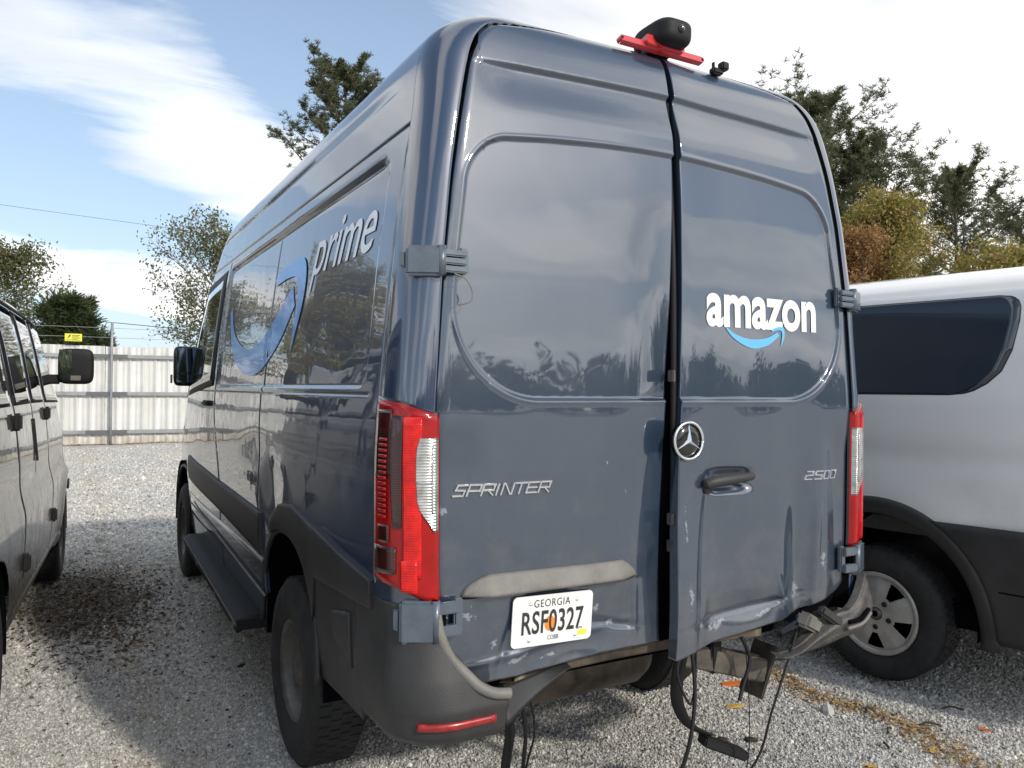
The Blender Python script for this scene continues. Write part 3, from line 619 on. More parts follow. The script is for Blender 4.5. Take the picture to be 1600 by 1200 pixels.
# floor pan, and the dark inner wheel housings
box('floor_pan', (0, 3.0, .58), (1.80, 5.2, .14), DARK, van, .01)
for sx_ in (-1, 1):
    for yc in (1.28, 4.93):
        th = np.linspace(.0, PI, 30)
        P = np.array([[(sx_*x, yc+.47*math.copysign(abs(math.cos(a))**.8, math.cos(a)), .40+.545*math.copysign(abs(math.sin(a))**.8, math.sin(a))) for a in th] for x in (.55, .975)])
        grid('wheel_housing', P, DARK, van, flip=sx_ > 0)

# rear doors -------------------------------------------------------
def smax(a, b, k): h = np.maximum(k-np.abs(a-b), 0)/k; return np.maximum(a, b)+h*h*k*.25
def rear_y(X, Z, door):
    """outer skin of the rear doors: smaller Y is nearer the photographer"""
    A = np.abs(X)
    y = itp(Z, RY)+crown(A)
    sx = itp(Z, SX)
    y = y+.010*sstep(sx-.045, sx, A)**2          # rolled outer edge
    # pressed window field
    wx = (.835 if door < 0 else .818)-.055*sstep(1.75, 2.35, Z); rb_ = .285; rt_ = .13
    zt_ = 2.352-.062*(A/.8)**2.2
    qx = A-wx; qb = 1.516-Z; qt = Z-zt_
    rr_ = np.where(Z < 1.95, rb_, rt_); qz = np.where(Z < 1.95, qb, qt)
    ax_, az_ = qx+rr_, qz+rr_
    s = np.sqrt(np.maximum(ax_, 0)**2+np.maximum(az_, 0)**2)+np.minimum(np.maximum(ax_, az_), 0)-rr_
    y = y+.010*(1-sstep(-.010, .0, s))-.0025*np.exp(-((s-.004)/.006)**2)
    # upper crease: the skin above it stands proud and fades out at the sides
    zc = 2.555-.020*(A/.8)**2; f = 1-sstep(.58, .80, A)
    y = y+f*(.016*(1-sstep(-.004, .012, Z-zc))*sstep(-.16, -.01, Z-zc))
    # soft fold in the lower part next to the outer edge, lower number-plate field
    y = y+.012*sstep(.70, .80, A)*(1-sstep(1.30, 1.48, Z))
    y = y+.010*(1-sstep(.93, .96, Z))*(1-sstep(.55, .62, A))*sstep(.12, .2, A)*(1 if door < 0 else 0)
    if door < 0:
        y = y+.040*np.exp(-((X+.02)/.16)**2-((Z-1.00)/.42)**2)+.026*np.exp(-((X+.05)/.10)**2-((Z-1.55)/.5)**2)
        y = y+.020*np.exp(-((X+.42)/.20)**2-((Z-.76)/.07)**2)+.010*np.exp(-((X+.25)/.10)**2-((Z-.84)/.06)**2)
        y = y-.009*np.exp(-((Z-.765-.10*(X+.6))/.011)**2)*np.exp(-((X+.52)/.24)**2)+.009*np.exp(-((X+.66-.25*(Z-.8))/.014)**2)*np.exp(-((Z-.79)/.08)**2)
        y = y+.010*np.exp(-((Z-.80+.2*(X+.26))/.012)**2)*np.exp(-((X+.26)/.09)**2)-.006*np.exp(-((X+.17)/.012)**2)*np.exp(-((Z-.82)/.10)**2)
        y = y-.006*np.exp(-((X+.60)/.07)**2-((Z-.80)/.10)**2)-.010*sstep(1.75, 2.5, Z)*np.exp(-((X)/.25)**2)
    else:
        y = y-.055*np.exp(-((X+.05)/.16)**2-((Z-.72)/.42)**2)+.014*np.exp(-((X-.17)/.09)**2-((Z-1.0)/.5)**2)
        y = y+.026*np.exp(-((X-.60)/.075)**2-((Z-.92)/.30)**2)-.008*np.exp(-((X-.74)/.05)**2-((Z-.95)/.25)**2)
        y = y+.016*np.exp(-((X-.33)/.20)**2-((Z-.78)/.05)**2)+.010*np.exp(-((X-.62)/.05)**2-((Z-.78)/.09)**2)
        y = y+.006*np.exp(-((X-.58)/.12)**2-((Z-1.35)/.30)**2)-.03*sstep(1.0, 2.5, Z)*np.exp(-((X)/.14)**2)*.4
        y = y+.011*np.exp(-((Z-.760-.05*X)/.011)**2)*np.exp(-((X-.33)/.24)**2)-.012*np.exp(-((X-.505+.3*(Z-.80))/.012)**2)*np.exp(-((Z-.80)/.06)**2)
        y = y-.012*np.exp(-((X-.685-.06*(Z-1))/.020)**2)*np.exp(-((Z-.95)/.22)**2)+.010*np.exp(-((X-.10-.12*(Z-1))/.018)**2)*np.exp(-((Z-1.0)/.22)**2)
        # hollow behind the door handle
        y = y+.030*np.exp(-((X-.235)/.085)**4-((Z-1.237)/.036)**4)
    y = y+.0022*wob(X, Z, s=3.5, seed=9+door)+.0012*wob(X, Z, s=9, seed=19+door)
    return y
def door(sgn):
    na_, nb_ = 200, 430
    a = np.linspace(0, 1, na_)[None, :]; b = np.linspace(0, 1, nb_)[:, None]
    z0 = .70+(2.64-.70)*b
    out = itp(z0, SX)-.006
    if sgn < 0:
        inn = np.interp(z0, [.7, .73, 1.15, 1.57, 1.79, 2.34, 2.6], [.066, .064, .046, .032, .020, .004, .002])
        X = -(inn+(out-inn)*a)
    else:
        inn = np.interp(z0, [.7, .93, 1.144, 1.487, 1.79, 2.35, 2.6], [-.058, -.044, -.024, .004, .016, .026, .018])
        X = inn+(out-inn)*a
    A = np.abs(X)
    if sgn < 0: zb = np.interp(A, [0, .1, .3, .5, .72, .9], [.715, .716, .714, .700, .695, .70])
    else: zb = np.interp(X, [-.06, .0, .25, .5, .66, .9], [.668, .676, .692, .712, .742, .80])
    R_ = .135 if sgn < 0 else .10; dx = np.clip(R_-(.885-A), 0, R_); zb = zb+R_-np.sqrt(np.maximum(R_**2-dx**2, 1e-6))
    zt = door_top(A); dx = np.clip(.05-(.722-A), 0, .05); zt = zt-(.05-np.sqrt(np.maximum(.05**2-dx**2, 1e-6)))
    Z = zb*(1-b)+zt*b
    P = np.stack([X+0*Z, rear_y(X, Z, sgn), Z+0*X], -1)
    return grid('rear_door', P, PAINT_DOOR, van, rim=(0, .042, 0), flip=sgn > 0)
dl = door(-1); dr = door(1)
dl['label'] = 'left rear door carrying the number plate, pushed in along its lower inner edge'
dr['label'] = 'right rear door with bent lower corner, white word and curved arrow'
def on_door(off, sgn):
    def f(X, Z, D): return np.stack([X, rear_y(X, Z, sgn)-off-D, Z], -1)
    return f
for z in (1.12, 1.03, 1.60): box('door_latch', (-.030, .012, z), (.012, .03, .04), STEEL, van, .003)
tube('door_seal', [(-.004, .030, .74), (-.006, .030, 1.4), (0, .045, 2.0), (.01, .10, 2.55)], .011, BLACK, van, k=8, n=8)
# word and arrow on the right door (each an own print)
put_text('word_print', 'amazon', .128, .692, 1.775, 1.893, on_door(.0025, 1), WHITE_DECAL, dr, offset=.030, extrude=.0)
def strip(name, top, bot, fn, m, parent):
    top = np.asarray(top, float); bot = np.asarray(bot, float); q = np.linspace(0, 1, 5)[:, None, None]
    G = top[None]*(1-q)+bot[None]*q; P = fn(G[..., 0].ravel(), G[..., 1].ravel(), 0).reshape(5, -1, 3)
    return grid(name, P, m, parent)
sm_t = spline([(.214, 1.782), (.27, 1.752), (.345, 1.738), (.42, 1.745), (.478, 1.768)], 8); sm_b = spline([(.214, 1.780), (.26, 1.738), (.345, 1.706), (.43, 1.720), (.490, 1.757)], 8)
strip('smile_print', sm_t, sm_b, on_door(.0025, 1), BLUE_DECAL, dr)
ar_t = spline([(.448, 1.775), (.48, 1.788), (.513, 1.786), (.516, 1.752), (.498, 1.718)], 6); ar_b = spline([(.452, 1.770), (.482, 1.777), (.502, 1.772), (.503, 1.75), (.497, 1.718)], 6)
strip('arrow_print', ar_t, ar_b, on_door(.0025, 1), BLUE_DECAL, dr)
# raised chrome lettering from strokes
GL = {'S': [[(1, 1), (.12, 1), (.04, .55), (.92, .48), (.85, 0), (0, 0)]], 'P': [[(0, 0), (0, 1), (1, 1), (.95, .42), (.05, .42)]], 'R': [[(0, 0), (0, 1), (1, 1), (.95, .45), (.05, .45)], [(.5, .45), (1, 0)]],
      'I': [[(.3, 0), (.3, 1)]], 'N': [[(0, 0), (0, 1), (.15, 1), (.85, 0), (1, 0), (1, 1)]], 'T': [[(-.05, 1), (1.05, 1)], [(.5, 1), (.5, 0)]], 'E': [[(1, 1), (0, 1), (0, 0), (1, 0)], [(0, .5), (.9, .5)]],
      '2': [[(0, 1), (1, 1), (1, .52), (0, .48), (0, 0), (1, 0)]], '5': [[(1, 1), (0, 1), (0, .52), (1, .5), (1, 0), (0, 0)]], '0': [[(0, 0), (0, 1), (1, 1), (1, 0), (0, 0)]]}
def badge(name, word, x0, x1, z0, z1, fn, parent, sw=.0042, gap=.22, widths={}):
    ws = [widths.get(c, 1) for c in word]; tot = sum(ws)+gap*(len(word)-1); ux = (x1-x0)/tot; h = z1-z0; x = x0; V, F = [], []
    for c, w_ in zip(word, ws):
        for st in GL[c]:
            pts = [(x+p[0]*ux*w_+(p[1]-.5)*h*.38, z0+p[1]*h) for p in st]
            for (a, b) in zip(pts[:-1], pts[1:]):
                a = np.array(a); b = np.array(b); d = (b-a)/np.linalg.norm(b-a); nn = np.array([-d[1], d[0]])*sw; a = a-d*sw*.7; b = b+d*sw*.7
                for k, (off, sc) in enumerate(((0, 1.0), (.006, .55))):
                    Q = np.array([a-nn*sc, b-nn*sc, b+nn*sc, a+nn*sc]); V.append(fn(Q[:, 0], Q[:, 1], np.full(4, off)))
                n_ = 8*len(F)//5 if False else sum(len(q) for q in V)-8
                F += [(n_+4, n_+5, n_+6, n_+7)]+[(n_+i, n_+(i+1) % 4, n_+4+(i+1) % 4, n_+4+i) for i in range(4)]
        x += ux*(w_+gap)
    return mesh_from(name, np.vstack(V), F, CHROME, parent)
badge('model_lettering', 'SPRINTER', -.826, -.517, 1.242, 1.272, on_door(.001, -1), dl, sw=.0036, widths={'I': .35})
badge('number_lettering', '2500', .630, .795, 1.221, 1.250, on_door(.001, 1), dr, sw=.0030, gap=.42)
# round badge
bd = empty('round_badge', (.022, rear_y(np.array([.10]), np.array([1.383]), 1)[0]-.016, 1.383)); bd.parent = van
lathe('badge_disc', [(0, -.004), (.03, -.006), (.058, -.002), (.060, .02), (0, .02)], GLOSSB, bd, 40).rotation_euler = (0, 0, PI/2)
th = np.linspace(0, 2*PI, 60)
tube('badge_ring', [(.0615*math.cos(a), -.003, .0615*math.sin(a)) for a in th], .0052, CHROME, bd, k=8, sp=False)
V_, F_ = [], []
for k in range(3):
    a = PI/2+k*2*PI/3; d = np.array([math.cos(a), 0, math.sin(a)]); n_ = np.array([-d[2], 0, d[0]])
    b = len(V_); V_ += [tuple(d*.058+np.array([0, -.004, 0])), tuple(-d*.010+n_*.011+np.array([0, -.002, 0])), tuple(np.array([0, -.017, 0])), tuple(-d*.010-n_*.011+np.array([0, -.002, 0]))]
    q = .009; V_[b+1] = tuple(n_*q+d*.004+np.array([0, -.003, 0])); V_[b+3] = tuple(-n_*q+d*.004+np.array([0, -.003, 0]))
    F_ += [(b, b+1, b+2), (b, b+2, b+3)]
mesh_from('badge_star', V_, F_, CHROME, bd)
# door handle: hollow with a bow across it
hd = [(.098, 1.227), (.13, 1.240), (.20, 1.246), (.28, 1.250), (.335, 1.252)]
hy = lambda x, z: float(rear_y(np.array([.40]), np.array([z]), 1)[0])
tube('door_handle', [(x, hy(x, z)-(.012+.020*math.sin(PI*i/4)), z) for i, (x, z) in enumerate(hd)], [.019]*1 and np.interp(np.linspace(0, 1, 49), [0, .08, .5, .92, 1], [.010, .019, .020, .014, .006]), PLAST, dr, k=12, n=12)
o = lathe('handle_base', [(0, 0), (.022, 0), (.026, .004), (.026, .012), (0, .012)], PLAST, dr, 24); o.rotation_euler = (0, 0, PI/2); o.location = (.128, hy(.128, 1.22)-.006, 1.222)
# grey grip strip over the number plate
xs = np.linspace(-.80, -.175, 60); tt = (xs+.80)/.625
zt_ = .957+.053*np.minimum(1, (tt/.13))**.55*np.minimum(1, ((1-tt)/.10))**.6-.004*tt; zb_ = .950-.002*tt
q = np.linspace(0, 1, 9)[:, None]; Z = zb_[None]+(zt_-zb_)[None]*q; X = xs[None]+0*q
Yp = rear_y(X, Z, -1); Yp = Yp-.006-.026*(1-q)**1.6*np.minimum(1, np.minimum(tt, 1-tt)*8)[None]-.006*np.sin(q*PI)
grid('grip_strip', np.stack([X, Yp, Z], -1), PLAST_L, dl, rim=(0, .03, 0))
tube('strip_painted_shadow', [(x, float(rear_y(np.array([x]), np.array([.945]), -1)[0])+.004, .946) for x in np.linspace(-.795, -.18, 14)], .006, BLACK, dl, k=6, n=3)  # black tube stands in for the shadow line under the grip strip
# number plate
pl = empty('license_plate', (-.499, float(rear_y(np.array([-.5]), np.array([.85]), -1)[0])-.014, .853)); pl.parent = van; pl.rotation_euler = (rad(2), rad(2.2), rad(2)); pl['label'] = 'white license plate with dark letters and an orange peach'
def rrect(w, h, rr, n=8):
    out = []
    for cx_, cz_, a0 in ((w/2-rr, h/2-rr, 0), (-w/2+rr, h/2-rr, PI/2), (-w/2+rr, -h/2+rr, PI), (w/2-rr, -h/2+rr, 1.5*PI)):
        out += [(cx_+rr*math.cos(a0+a), cz_+rr*math.sin(a0+a)) for a in np.linspace(0, PI/2, n)]
    return out
def slab(name, pts, y0, y1, m, parent):
    n = len(pts); V = [(x, y0, z) for x, z in pts]+[(x, y1, z) for x, z in pts]
    F = [tuple(range(n))[::-1] if False else tuple(range(n)), tuple(range(n, 2*n))[::-1]]+[(i, i+n, (i+1) % n+n, (i+1) % n) for i in range(n)]
    return mesh_from(name, V, F, m, parent)
slab('plate_blank', rrect(.294, .152, .016), -.0015, .0015, PLATE_W, pl)
flat = lambda y: (lambda X, Z, D: np.stack([X, np.full_like(X, y)-D, Z], -1))
put_text('state_name', 'GEORGIA', -.072, .060, .040, .063, flat(-.0025), INK, pl, space=1.15)
put_text('plate_number', 'RSF0327', -.113, .113, -.040, .030, flat(-.0031), INK, pl, offset=.014, space=1.05)
put_text('county_name', 'COBB', -.018, .022, -.062, -.048, flat(-.0025), INK, pl)
put_text('month_sticker_text', 'APR', .088, .112, -.041, -.034, flat(-.0025), INK, pl)
slab('year_sticker', rrect(.034, .016, .003, 3), -.0022, -.0012, YEL, pl).location = (.112, -.0005, -.052)
slab('peach', [(.019*math.cos(a)*(1+.0*math.sin(a)), .023*math.sin(a)) for a in np.linspace(0, 2*PI, 24, endpoint=False)], -.0026, -.0016, ORANGE, pl).location = (-.012, 0, -.012)
for (x, z) in ((-.085, .052), (.085, .052), (-.085, -.058), (.085, -.058)):
    o = lathe('plate_screw', [(0, -.004), (.0045, -.003), (.0058, 0), (0, 0)], CHROME, pl, 12); o.rotation_euler = (0, 0, PI/2); o.location = (x, -.0015, z)

# surface of the rear corner and side ------------------------------
def corner(thn, z, off=0.):
    """thn 0..1 round the left rear corner, beyond 1 metres along the side"""
    w, y0, sx = itp(z, W), itp(z, RY), itp(z, SX); ay = .14
    t = np.clip(thn, 0, 1)*PI/2; base = y0+crown(sx)
    X = sx+(w-sx)*np.sin(t)**.9; Y = base+ay*(1-np.cos(t)**.9)+np.clip(thn-1, 0, 9)+np.minimum(thn, 0)*0
    X = np.where(thn > 1, w, X); X = X+np.minimum(thn, 0)
    nx = np.sin(t); ny = -np.cos(t)
    return np.stack([-(X+nx*off), Y+ny*off, z+0*X], -1)
def corner_patch(name, u0, u1, z0, z1, off, m, parent, nu=16, nz=20, rimd=.02, mirror=False):
    """u0,u1,z0,z1 may be arrays along the patch height / width"""
    q = np.linspace(0, 1, nz)[:, None]; s = np.linspace(0, 1, nu)[None]
    U0 = np.interp(q, np.linspace(0, 1, len(np.atleast_1d(u0))), np.atleast_1d(u0)); U1 = np.interp(q, np.linspace(0, 1, len(np.atleast_1d(u1))), np.atleast_1d(u1))
    Z0 = np.interp(s, np.linspace(0, 1, len(np.atleast_1d(z0))), np.atleast_1d(z0)); Z1 = np.interp(s, np.linspace(0, 1, len(np.atleast_1d(z1))), np.atleast_1d(z1))
    Z = Z0*(1-q)+Z1*q; U = U0*(1-s)+U1*s
    P = corner(U, Z, off); nrm = corner(np.array([.5]), np.array([1.2]), 0)-corner(np.array([.5]), np.array([1.2]), .1)
    rm = (nrm[0]/.1)*rimd
    if mirror: P = P*np.array([-1, 1, 1]); rm = rm*np.array([-1, 1, 1])
    return grid(name, P, m, parent, rim=rm, flip=mirror)
for mir_ in (False, True):
    tl = empty('tail_light', (0, 0, 0)); tl.parent = van
    if mir_: tl['label'] = 'right tail light, seen almost edge on'
    cp = lambda *a, **k: corner_patch(*a, mirror=mir_, **k)
    cp('lamp_housing', -.005, 1.012, [.938, .99, 1.002], [1.482, 1.515, 1.528], .006, GLOSSB, tl, nz=30)
    cp('red_lens', .0, .995, [.945, .99, 1.010], [1.476, 1.508, 1.520], .013, RED, tl, nz=30)
    cp('dark_lens', .47, [.60, .66, .66], 1.16, 1.475, .0165, RED_D, tl)
    cp('dark_lens', [.60, .64, .66], .93, 1.30, 1.49, .0165, RED_D, tl)
    cp('bright_lens', .20, [.44, .44, .47], 1.02, 1.47, .0170, RED_B, tl)
    cp('dark_pocket', .66, .88, 1.115, 1.165, .0165, RED_D, tl, nu=6, nz=6)
    cp('dark_pocket', .55, [.93, .95], [1.030, 1.025], 1.105, .0165, RED_D, tl, nu=6, nz=6)
    cp('bright_lens', .25, .48, [.975, .985], 1.07, .0172, RED_B, tl, nu=8, nz=8)
    for k in range(15): cp('lens_rib', .70, .86, 1.185+k*.0155, 1.193+k*.0155, .019, RED, tl, nu=4, nz=3, rimd=.003)
    cp('clear_lens', .018, [.03, .11, .21, .255, .26, .27, .27, .27, .262, .22], 1.148, 1.412, .0185, CLEAR, tl, nz=30)
    for k in range(3):
        e = .014*k
        cp('lens_line', .05+.3*e, .060+.3*e, 1.20, 1.39-e, .0215, CHROME, tl, nu=3, nz=8, rimd=.002)
    cp('lens_line', .05, .26, 1.286, 1.290, .0215, CHROME, tl, nu=5, nz=3, rimd=.002)
# hinges
def hinge(z, u, mirror=False, big=False):
    h = empty('door_hinge'); h.parent = van; sg = -1 if mirror else 1
    p = corner(np.array([.15]), np.array([z]), .0)[0]; nx = -sg
    ph = .085 if not big else .12
    X0 = float(itp(z, SX)); Y0 = float(itp(z, RY))+.012
    box('hinge_plate', (-sg*(X0+.050), Y0+.004, z), (.115, .034, ph), HINGE, h, .008, Matrix.Rotation(rad(-28*sg), 3, 'Z'))
    for dz in ((-.028, -.005, .018) if not big else (-.034, .030)): box('hinge_arm', (-sg*(X0-.022), Y0-.020, z+dz+.006), (.085, .022, .0185 if not big else .032), HINGE, h, .004)
    box('hinge_base', (-sg*(X0-.060), Y0-.008, z+.006), (.028, .020, .075 if not big else .10), HINGE, h, .005)
    V, F = tube_vf([(-sg*(X0+.014), Y0-.022, z-ph*.46), (-sg*(X0+.014), Y0-.022, z+ph*.50)], .013, 12); mesh_from('hinge_pin', V, F, HINGE, h, smooth=True)
    box('hinge_slot', (-sg*(X0-.006), Y0-.020, z+.006), (.022, .012, ph*.62), DARK, h, .003)
    box('hinge_cover', (-sg*(X0+.098), Y0+.045, z+.004), (.022, .03, ph*.5), HINGE, h, .004, Matrix.Rotation(rad(-55*sg), 3, 'Z'))
hinge(1.912, 0); hinge(.898, 0, big=True); hinge(1.912, 0, True); hinge(.898, 0, True, True)
tube('hanging_wire_tie', [(-.852, -.022, 1.875), (-.815, -.02, 1.862), (-.795, -.02, 1.83), (-.80, -.02, 1.80), (-.835, -.015, 1.787)], .002, PLAST_L, van, k=5, n=8)

# bumper corners ---------------------------------------------------
q = np.linspace(0, 1, 44)[:, None]; Z = .56+(.945-.56)*q
Zs = Z[:, 0]
xe = np.interp(Zs, [.50, .60, .675, .69, .72, .76, .82, .87, .95], [.70, .70, .69, .725, .77, .81, .855, .878, .892])   # where the piece ends on the rear
P = []
for zi, x1 in zip(Zs, xe):
    out = np.interp(zi, [.56, .585, .66, .74, .84, .95], [.035, .065, .075, .055, .022, .006])
    rr = np.interp(zi, [.5, .66, .74, .95], [.16, .18, .16, .14]); w = float(itp(zi, W))+out*.35
    rearpts = [(x, -out) for x in np.linspace(x1, w-rr, 16)]
    arcpts = [(w-rr+rr*math.sin(t), -out+rr*(1-math.cos(t))) for t in np.linspace(0, PI/2, 22)[1:]]
    sidepts = [(w, y) for y in np.linspace(rr-out, .33, 10)[1:]]
    row = rearpts+arcpts+sidepts
    if x1 > w-rr: row = [(x1, -out)]*1+[(max(x, x1), y) for x, y in row[1:]]
    P.append([(-x, y, zi) for x, y in row])
P = np.array(P); P[:, :, 1] += .003*wob(P[..., 0], P[..., 2], s=9, seed=31)
bl = grid('bumper_corner', P[:, ::-1], PLAST, van, rim=(.012, .03, 0), flip=True); bl['label'] = 'intact left corner of the grey plastic bumper'
tube('bumper_lip', [(-.892, -.004, .93), (-.880, -.010, .86), (-.855, -.022, .80), (-.81, -.045, .745), (-.78, -.060, .715), (-.74, -.070, .695), (-.69, -.074, .686)], .016, PLAST_L, van, k=10, n=10)
grid('bumper_reflector', np.array([[(x, -.078+.18*(1-math.sqrt(1-(max(0, -x-.84)/.185)**2)), z) for x in np.linspace(-.955, -.735, 14)] for z in (.616, .636)]), REFL, van, rim=(0, .012, 0))
# torn tongue of the bumper bending forwards under the door
P = np.array([[(-.69+a*.28, -.055+.09*a+.03*b, .680+.010*a-(1-b)*(.085*(1-a)**1.5+.012)) for a in np.linspace(0, 1, 16)] for b in np.linspace(0, 1, 8)])
grid('torn_bumper_edge', P, CLAD, van, rim=(0, .006, 0))
# right corner: bent downwards, its inner end hanging
P = []
for b in np.linspace(0, 1, 26):
    row = []
    for a in np.linspace(0, 1, 34):
        # a: from side (0) round to the hanging inner end (1); b: bottom to top
        drop = sstep(.45, 1, a)
        zt_ = .86-.02*a-.14*sstep(.22, .50, a)-.085*sstep(.5, 1, a); zb2 = .700-.075*sstep(.05, .42, a)-.045*sstep(.42, 1, a)
        z = zb2+(zt_-zb2)*b
        s_ = a*.70
        if s_ < .12: x, y = .955+.01*(1-b), .13-s_
        elif s_ < .32: t = (s_-.12)/.20*PI/2; x, y = .955-.14*(1-math.cos(t))+.01*(1-b)*math.cos(t), .01-.055*math.sin(t)
        else: x, y = .815-(s_-.32)*.95, -.045-.02*(s_-.32)+.03*drop
        out = .022*math.sin(PI*min(1, b*1.1))
        wv2 = .004*math.sin(a*17+b*3)+.004*math.sin(b*11+a*5)
        row.append((x, y-out+wv2, z-.012*math.sin(a*9)*b))
    P.append(row)
br = grid('bumper_corner', np.array(P), PLAST_M, van, rim=(-.018, .022, 0)); br['label'] = 'crushed right corner of the bumper hanging loose'
tube('bumper_crease', [(.915, -.055, .700), (.84, -.076, .676), (.75, -.080, .668)], .007, PLAST_L, van, k=8, n=8)
tube('bumper_slot', [(.905, -.054, .715), (.84, -.070, .692), (.77, -.068, .686)], .008, DARK, van, k=8, n=8)
# broken bracket, pale shard and bits behind it
box('broken_bracket', (.60, -.03, .70), (.13, .05, .055), PLAST_L, van, .01, Matrix.Rotation(rad(24), 3, 'Y') @ Matrix.Rotation(rad(18), 3, 'Z'))
box('broken_bracket', (.50, -.02, .685), (.10, .02, .035), GLOSSB, van, .006, Matrix.Rotation(rad(-16), 3, 'Y') @ Matrix.Rotation(rad(30), 3, 'X'))
box('broken_bracket', (.69, -.05, .715), (.13, .03, .035), PLAST, van, .008, Matrix.Rotation(rad(32), 3, 'Y'))
# underneath the rear: cross member, muffler-coloured tank, tow beam
P = np.array([[(x, .06+.10*b, .64-.035*b+.028*math.sin((x+.9)*2.2)) for x in np.linspace(-.60, .45, 20)] for b in np.linspace(0, 1, 5)])
grid('cross_member', P, MUFF, van, rim=(0, 0, .05), flip=True)
lathe('muffler', [(0, -.36), (.11, -.35), (.135, -.30), (.135, .30), (.11, .35), (0, .36)], MUFF, van, 28).location = (-.10, .55, .50)
box('tow_beam', (.34, .16, .545), (.34, .09, .085), RUSTY, van, .006, Matrix.Rotation(rad(14), 3, 'Y') @ Matrix.Rotation(rad(-20), 3, 'Z'))
box('beam_bracket', (.50, .12, .50), (.012, .12, .20), RUSTY, van, .004, Matrix.Rotation(rad(24), 3, 'Y'))
box('beam_bracket', (.30, .18, .575), (.05, .10, .13), BLACK, van, .006)
box('rear_axle', (0, 1.28, .38), (1.5, .12, .12), DARK, van, .03)
# straps, hoses and wires hanging from the broken end
def flat_strap(name, ctrl, w, th_, m, wdir=(1, 0, 0)):
    c = spline(ctrl, 10); wv_ = np.array(wdir, float)*w/2; P = np.stack([c-wv_, c, c+wv_], 0); return grid(name, P, m, van, rim=(0, th_, 0))
flat_strap('hanging_strap', [(.12, .10, .66), (.10, .11, .56), (.12, .14, .44), (.20, .17, .33), (.30, .16, .27)], .045, .008, BLACK, (.9, -.3, 0))
box('hanging_connector', (.33, .13, .235), (.17, .09, .035), BLACK, van, .006, Matrix.Rotation(rad(22), 3, 'Y') @ Matrix.Rotation(rad(-25), 3, 'Z'))
wr = [([(.10, .05, .67), (.09, .02, .50), (.04, .0, .33), (-.04, .02, .15), (-.10, .04, -.01)], .009),
      ([(.07, .06, .68), (.03, .04, .58), (.07, .02, .48), (.11, .04, .55), (.13, .06, .67)], .006),
      ([(.34, .05, .66), (.37, .04, .58), (.33, .03, .50), (.30, .02, .45)], .009),
      ([(.37, .06, .62), (.38, .05, .40), (.385, .06, .20), (.37, .10, .03)], .0025),
      ([(.55, -.02, .69), (.50, -.03, .60), (.40, -.04, .42), (.34, -.02, .24), (.20, .04, .08), (.08, .10, .01)], .0055),
      ([(.56, -.01, .66), (.53, .01, .60), (.50, .00, .575)], .005),
      ([(-.55, .12, .62), (-.50, .16, .45), (-.47, .22, .28), (-.40, .26, .10), (-.28, .24, .0)], .009),
      ([(-.52, .12, .62), (-.46, .17, .44), (-.45, .24, .26), (-.36, .28, .08)], .005)]
for c, rr in wr: tube('hanging_wire', c, rr*.78, BLACK, van, k=7, n=10)
flat_strap('hanging_strap', [(-.58, .20, .60), (-.50, .26, .42), (-.48, .32, .22), (-.38, .34, .04), (-.30, .34, -.01)], .035, .006, BLACK)

# side trims -------------------------------------------------------
def side_patch(name, y0, y1, zlo, zhi, off, m, parent, ny=60, nz=8, rimd=.02, bulge=0.):
    yy = np.linspace(y0, y1, ny)[None]; qq = np.linspace(0, 1, nz)[:, None]
    lo = np.interp(yy, *zip(*zlo)) if hasattr(zlo, '__len__') else zlo+0*yy; hi = np.interp(yy, *zip(*zhi)) if hasattr(zhi, '__len__') else zhi+0*yy
    Z = lo*(1-qq)+hi*qq; Y = yy+0*qq
    X = itp(Z, W)-taper(Y)+off+bulge*np.sin(qq*PI)
    return grid(name, np.stack([-X, Y, Z], -1), m, parent, rim=(rimd, 0, 0), flip=True)
side_patch('side_cladding', 1.74, 4.4, [(1.7, .765), (3.0, .82), (4.4, .86)], [(1.7, .965), (3.0, .99), (4.4, 1.03)], .010, CLAD, van, bulge=.006)
side_patch('sill_panel', 1.70, 4.4, .60, .755, .004, PAINT, van, nz=6)
tube('sill_trim', [(-.998-.006, y, z) for y, z in ((1.66, .60), (2.5, .635), (3.4, .675), (4.2, .70))], .006, PLAST_L, van, k=6, n=6)
# cladding over and behind the rear wheel: a blade that runs to the tail light
yy = np.linspace(.19, 1.52, 70); hi = np.interp(yy, [.19, .5, .8, 1.15, 1.35, 1.52], [.985, 1.010, 1.045, 1.082, 1.060, .975]); ar = lambda y: .40+.545*np.maximum(0, 1-np.abs((y-1.28)/.47)**2.6)**(1/2.6)
lo = np.where(yy > .83, ar(yy)+.004, .56); lo = np.minimum(lo, hi-.02)
side_patch('wheel_arch_cladding', .19, 1.52, list(zip(yy, np.minimum(np.where(yy > .83, lo, np.interp(yy, [.19, .83], [.90, .86])), hi-.01))), list(zip(yy, hi)), .013, CLAD, van, ny=90, nz=10, bulge=.004)
side_patch('quarter_cladding', .335, .83, [(.3, .52), (.83, .50)], [(.33, .925), (.83, .90)], .006, CLAD, van, ny=20, nz=20)
side_patch('side_reflector', .40, .60, [(.40, .66), (.60, .72)], [(.40, .84), (.60, .80)], .012, PLAST, van, ny=6, nz=6)
a = np.linspace(PI*.02, PI*.98, 50)
tube('arch_lip', [(-.992, 1.28+.47*math.copysign(abs(math.cos(t))**.77, math.cos(t)), .40+.545*math.sin(t)**.77) for t in a], .013, CLAD, van, k=8, sp=False)
tube('arch_lip', [(-.955, 4.93+.47*math.copysign(abs(math.cos(t))**.77, math.cos(t)), .40+.50*math.sin(t)**.77) for t in a], .013, CLAD, van, k=8, sp=False)
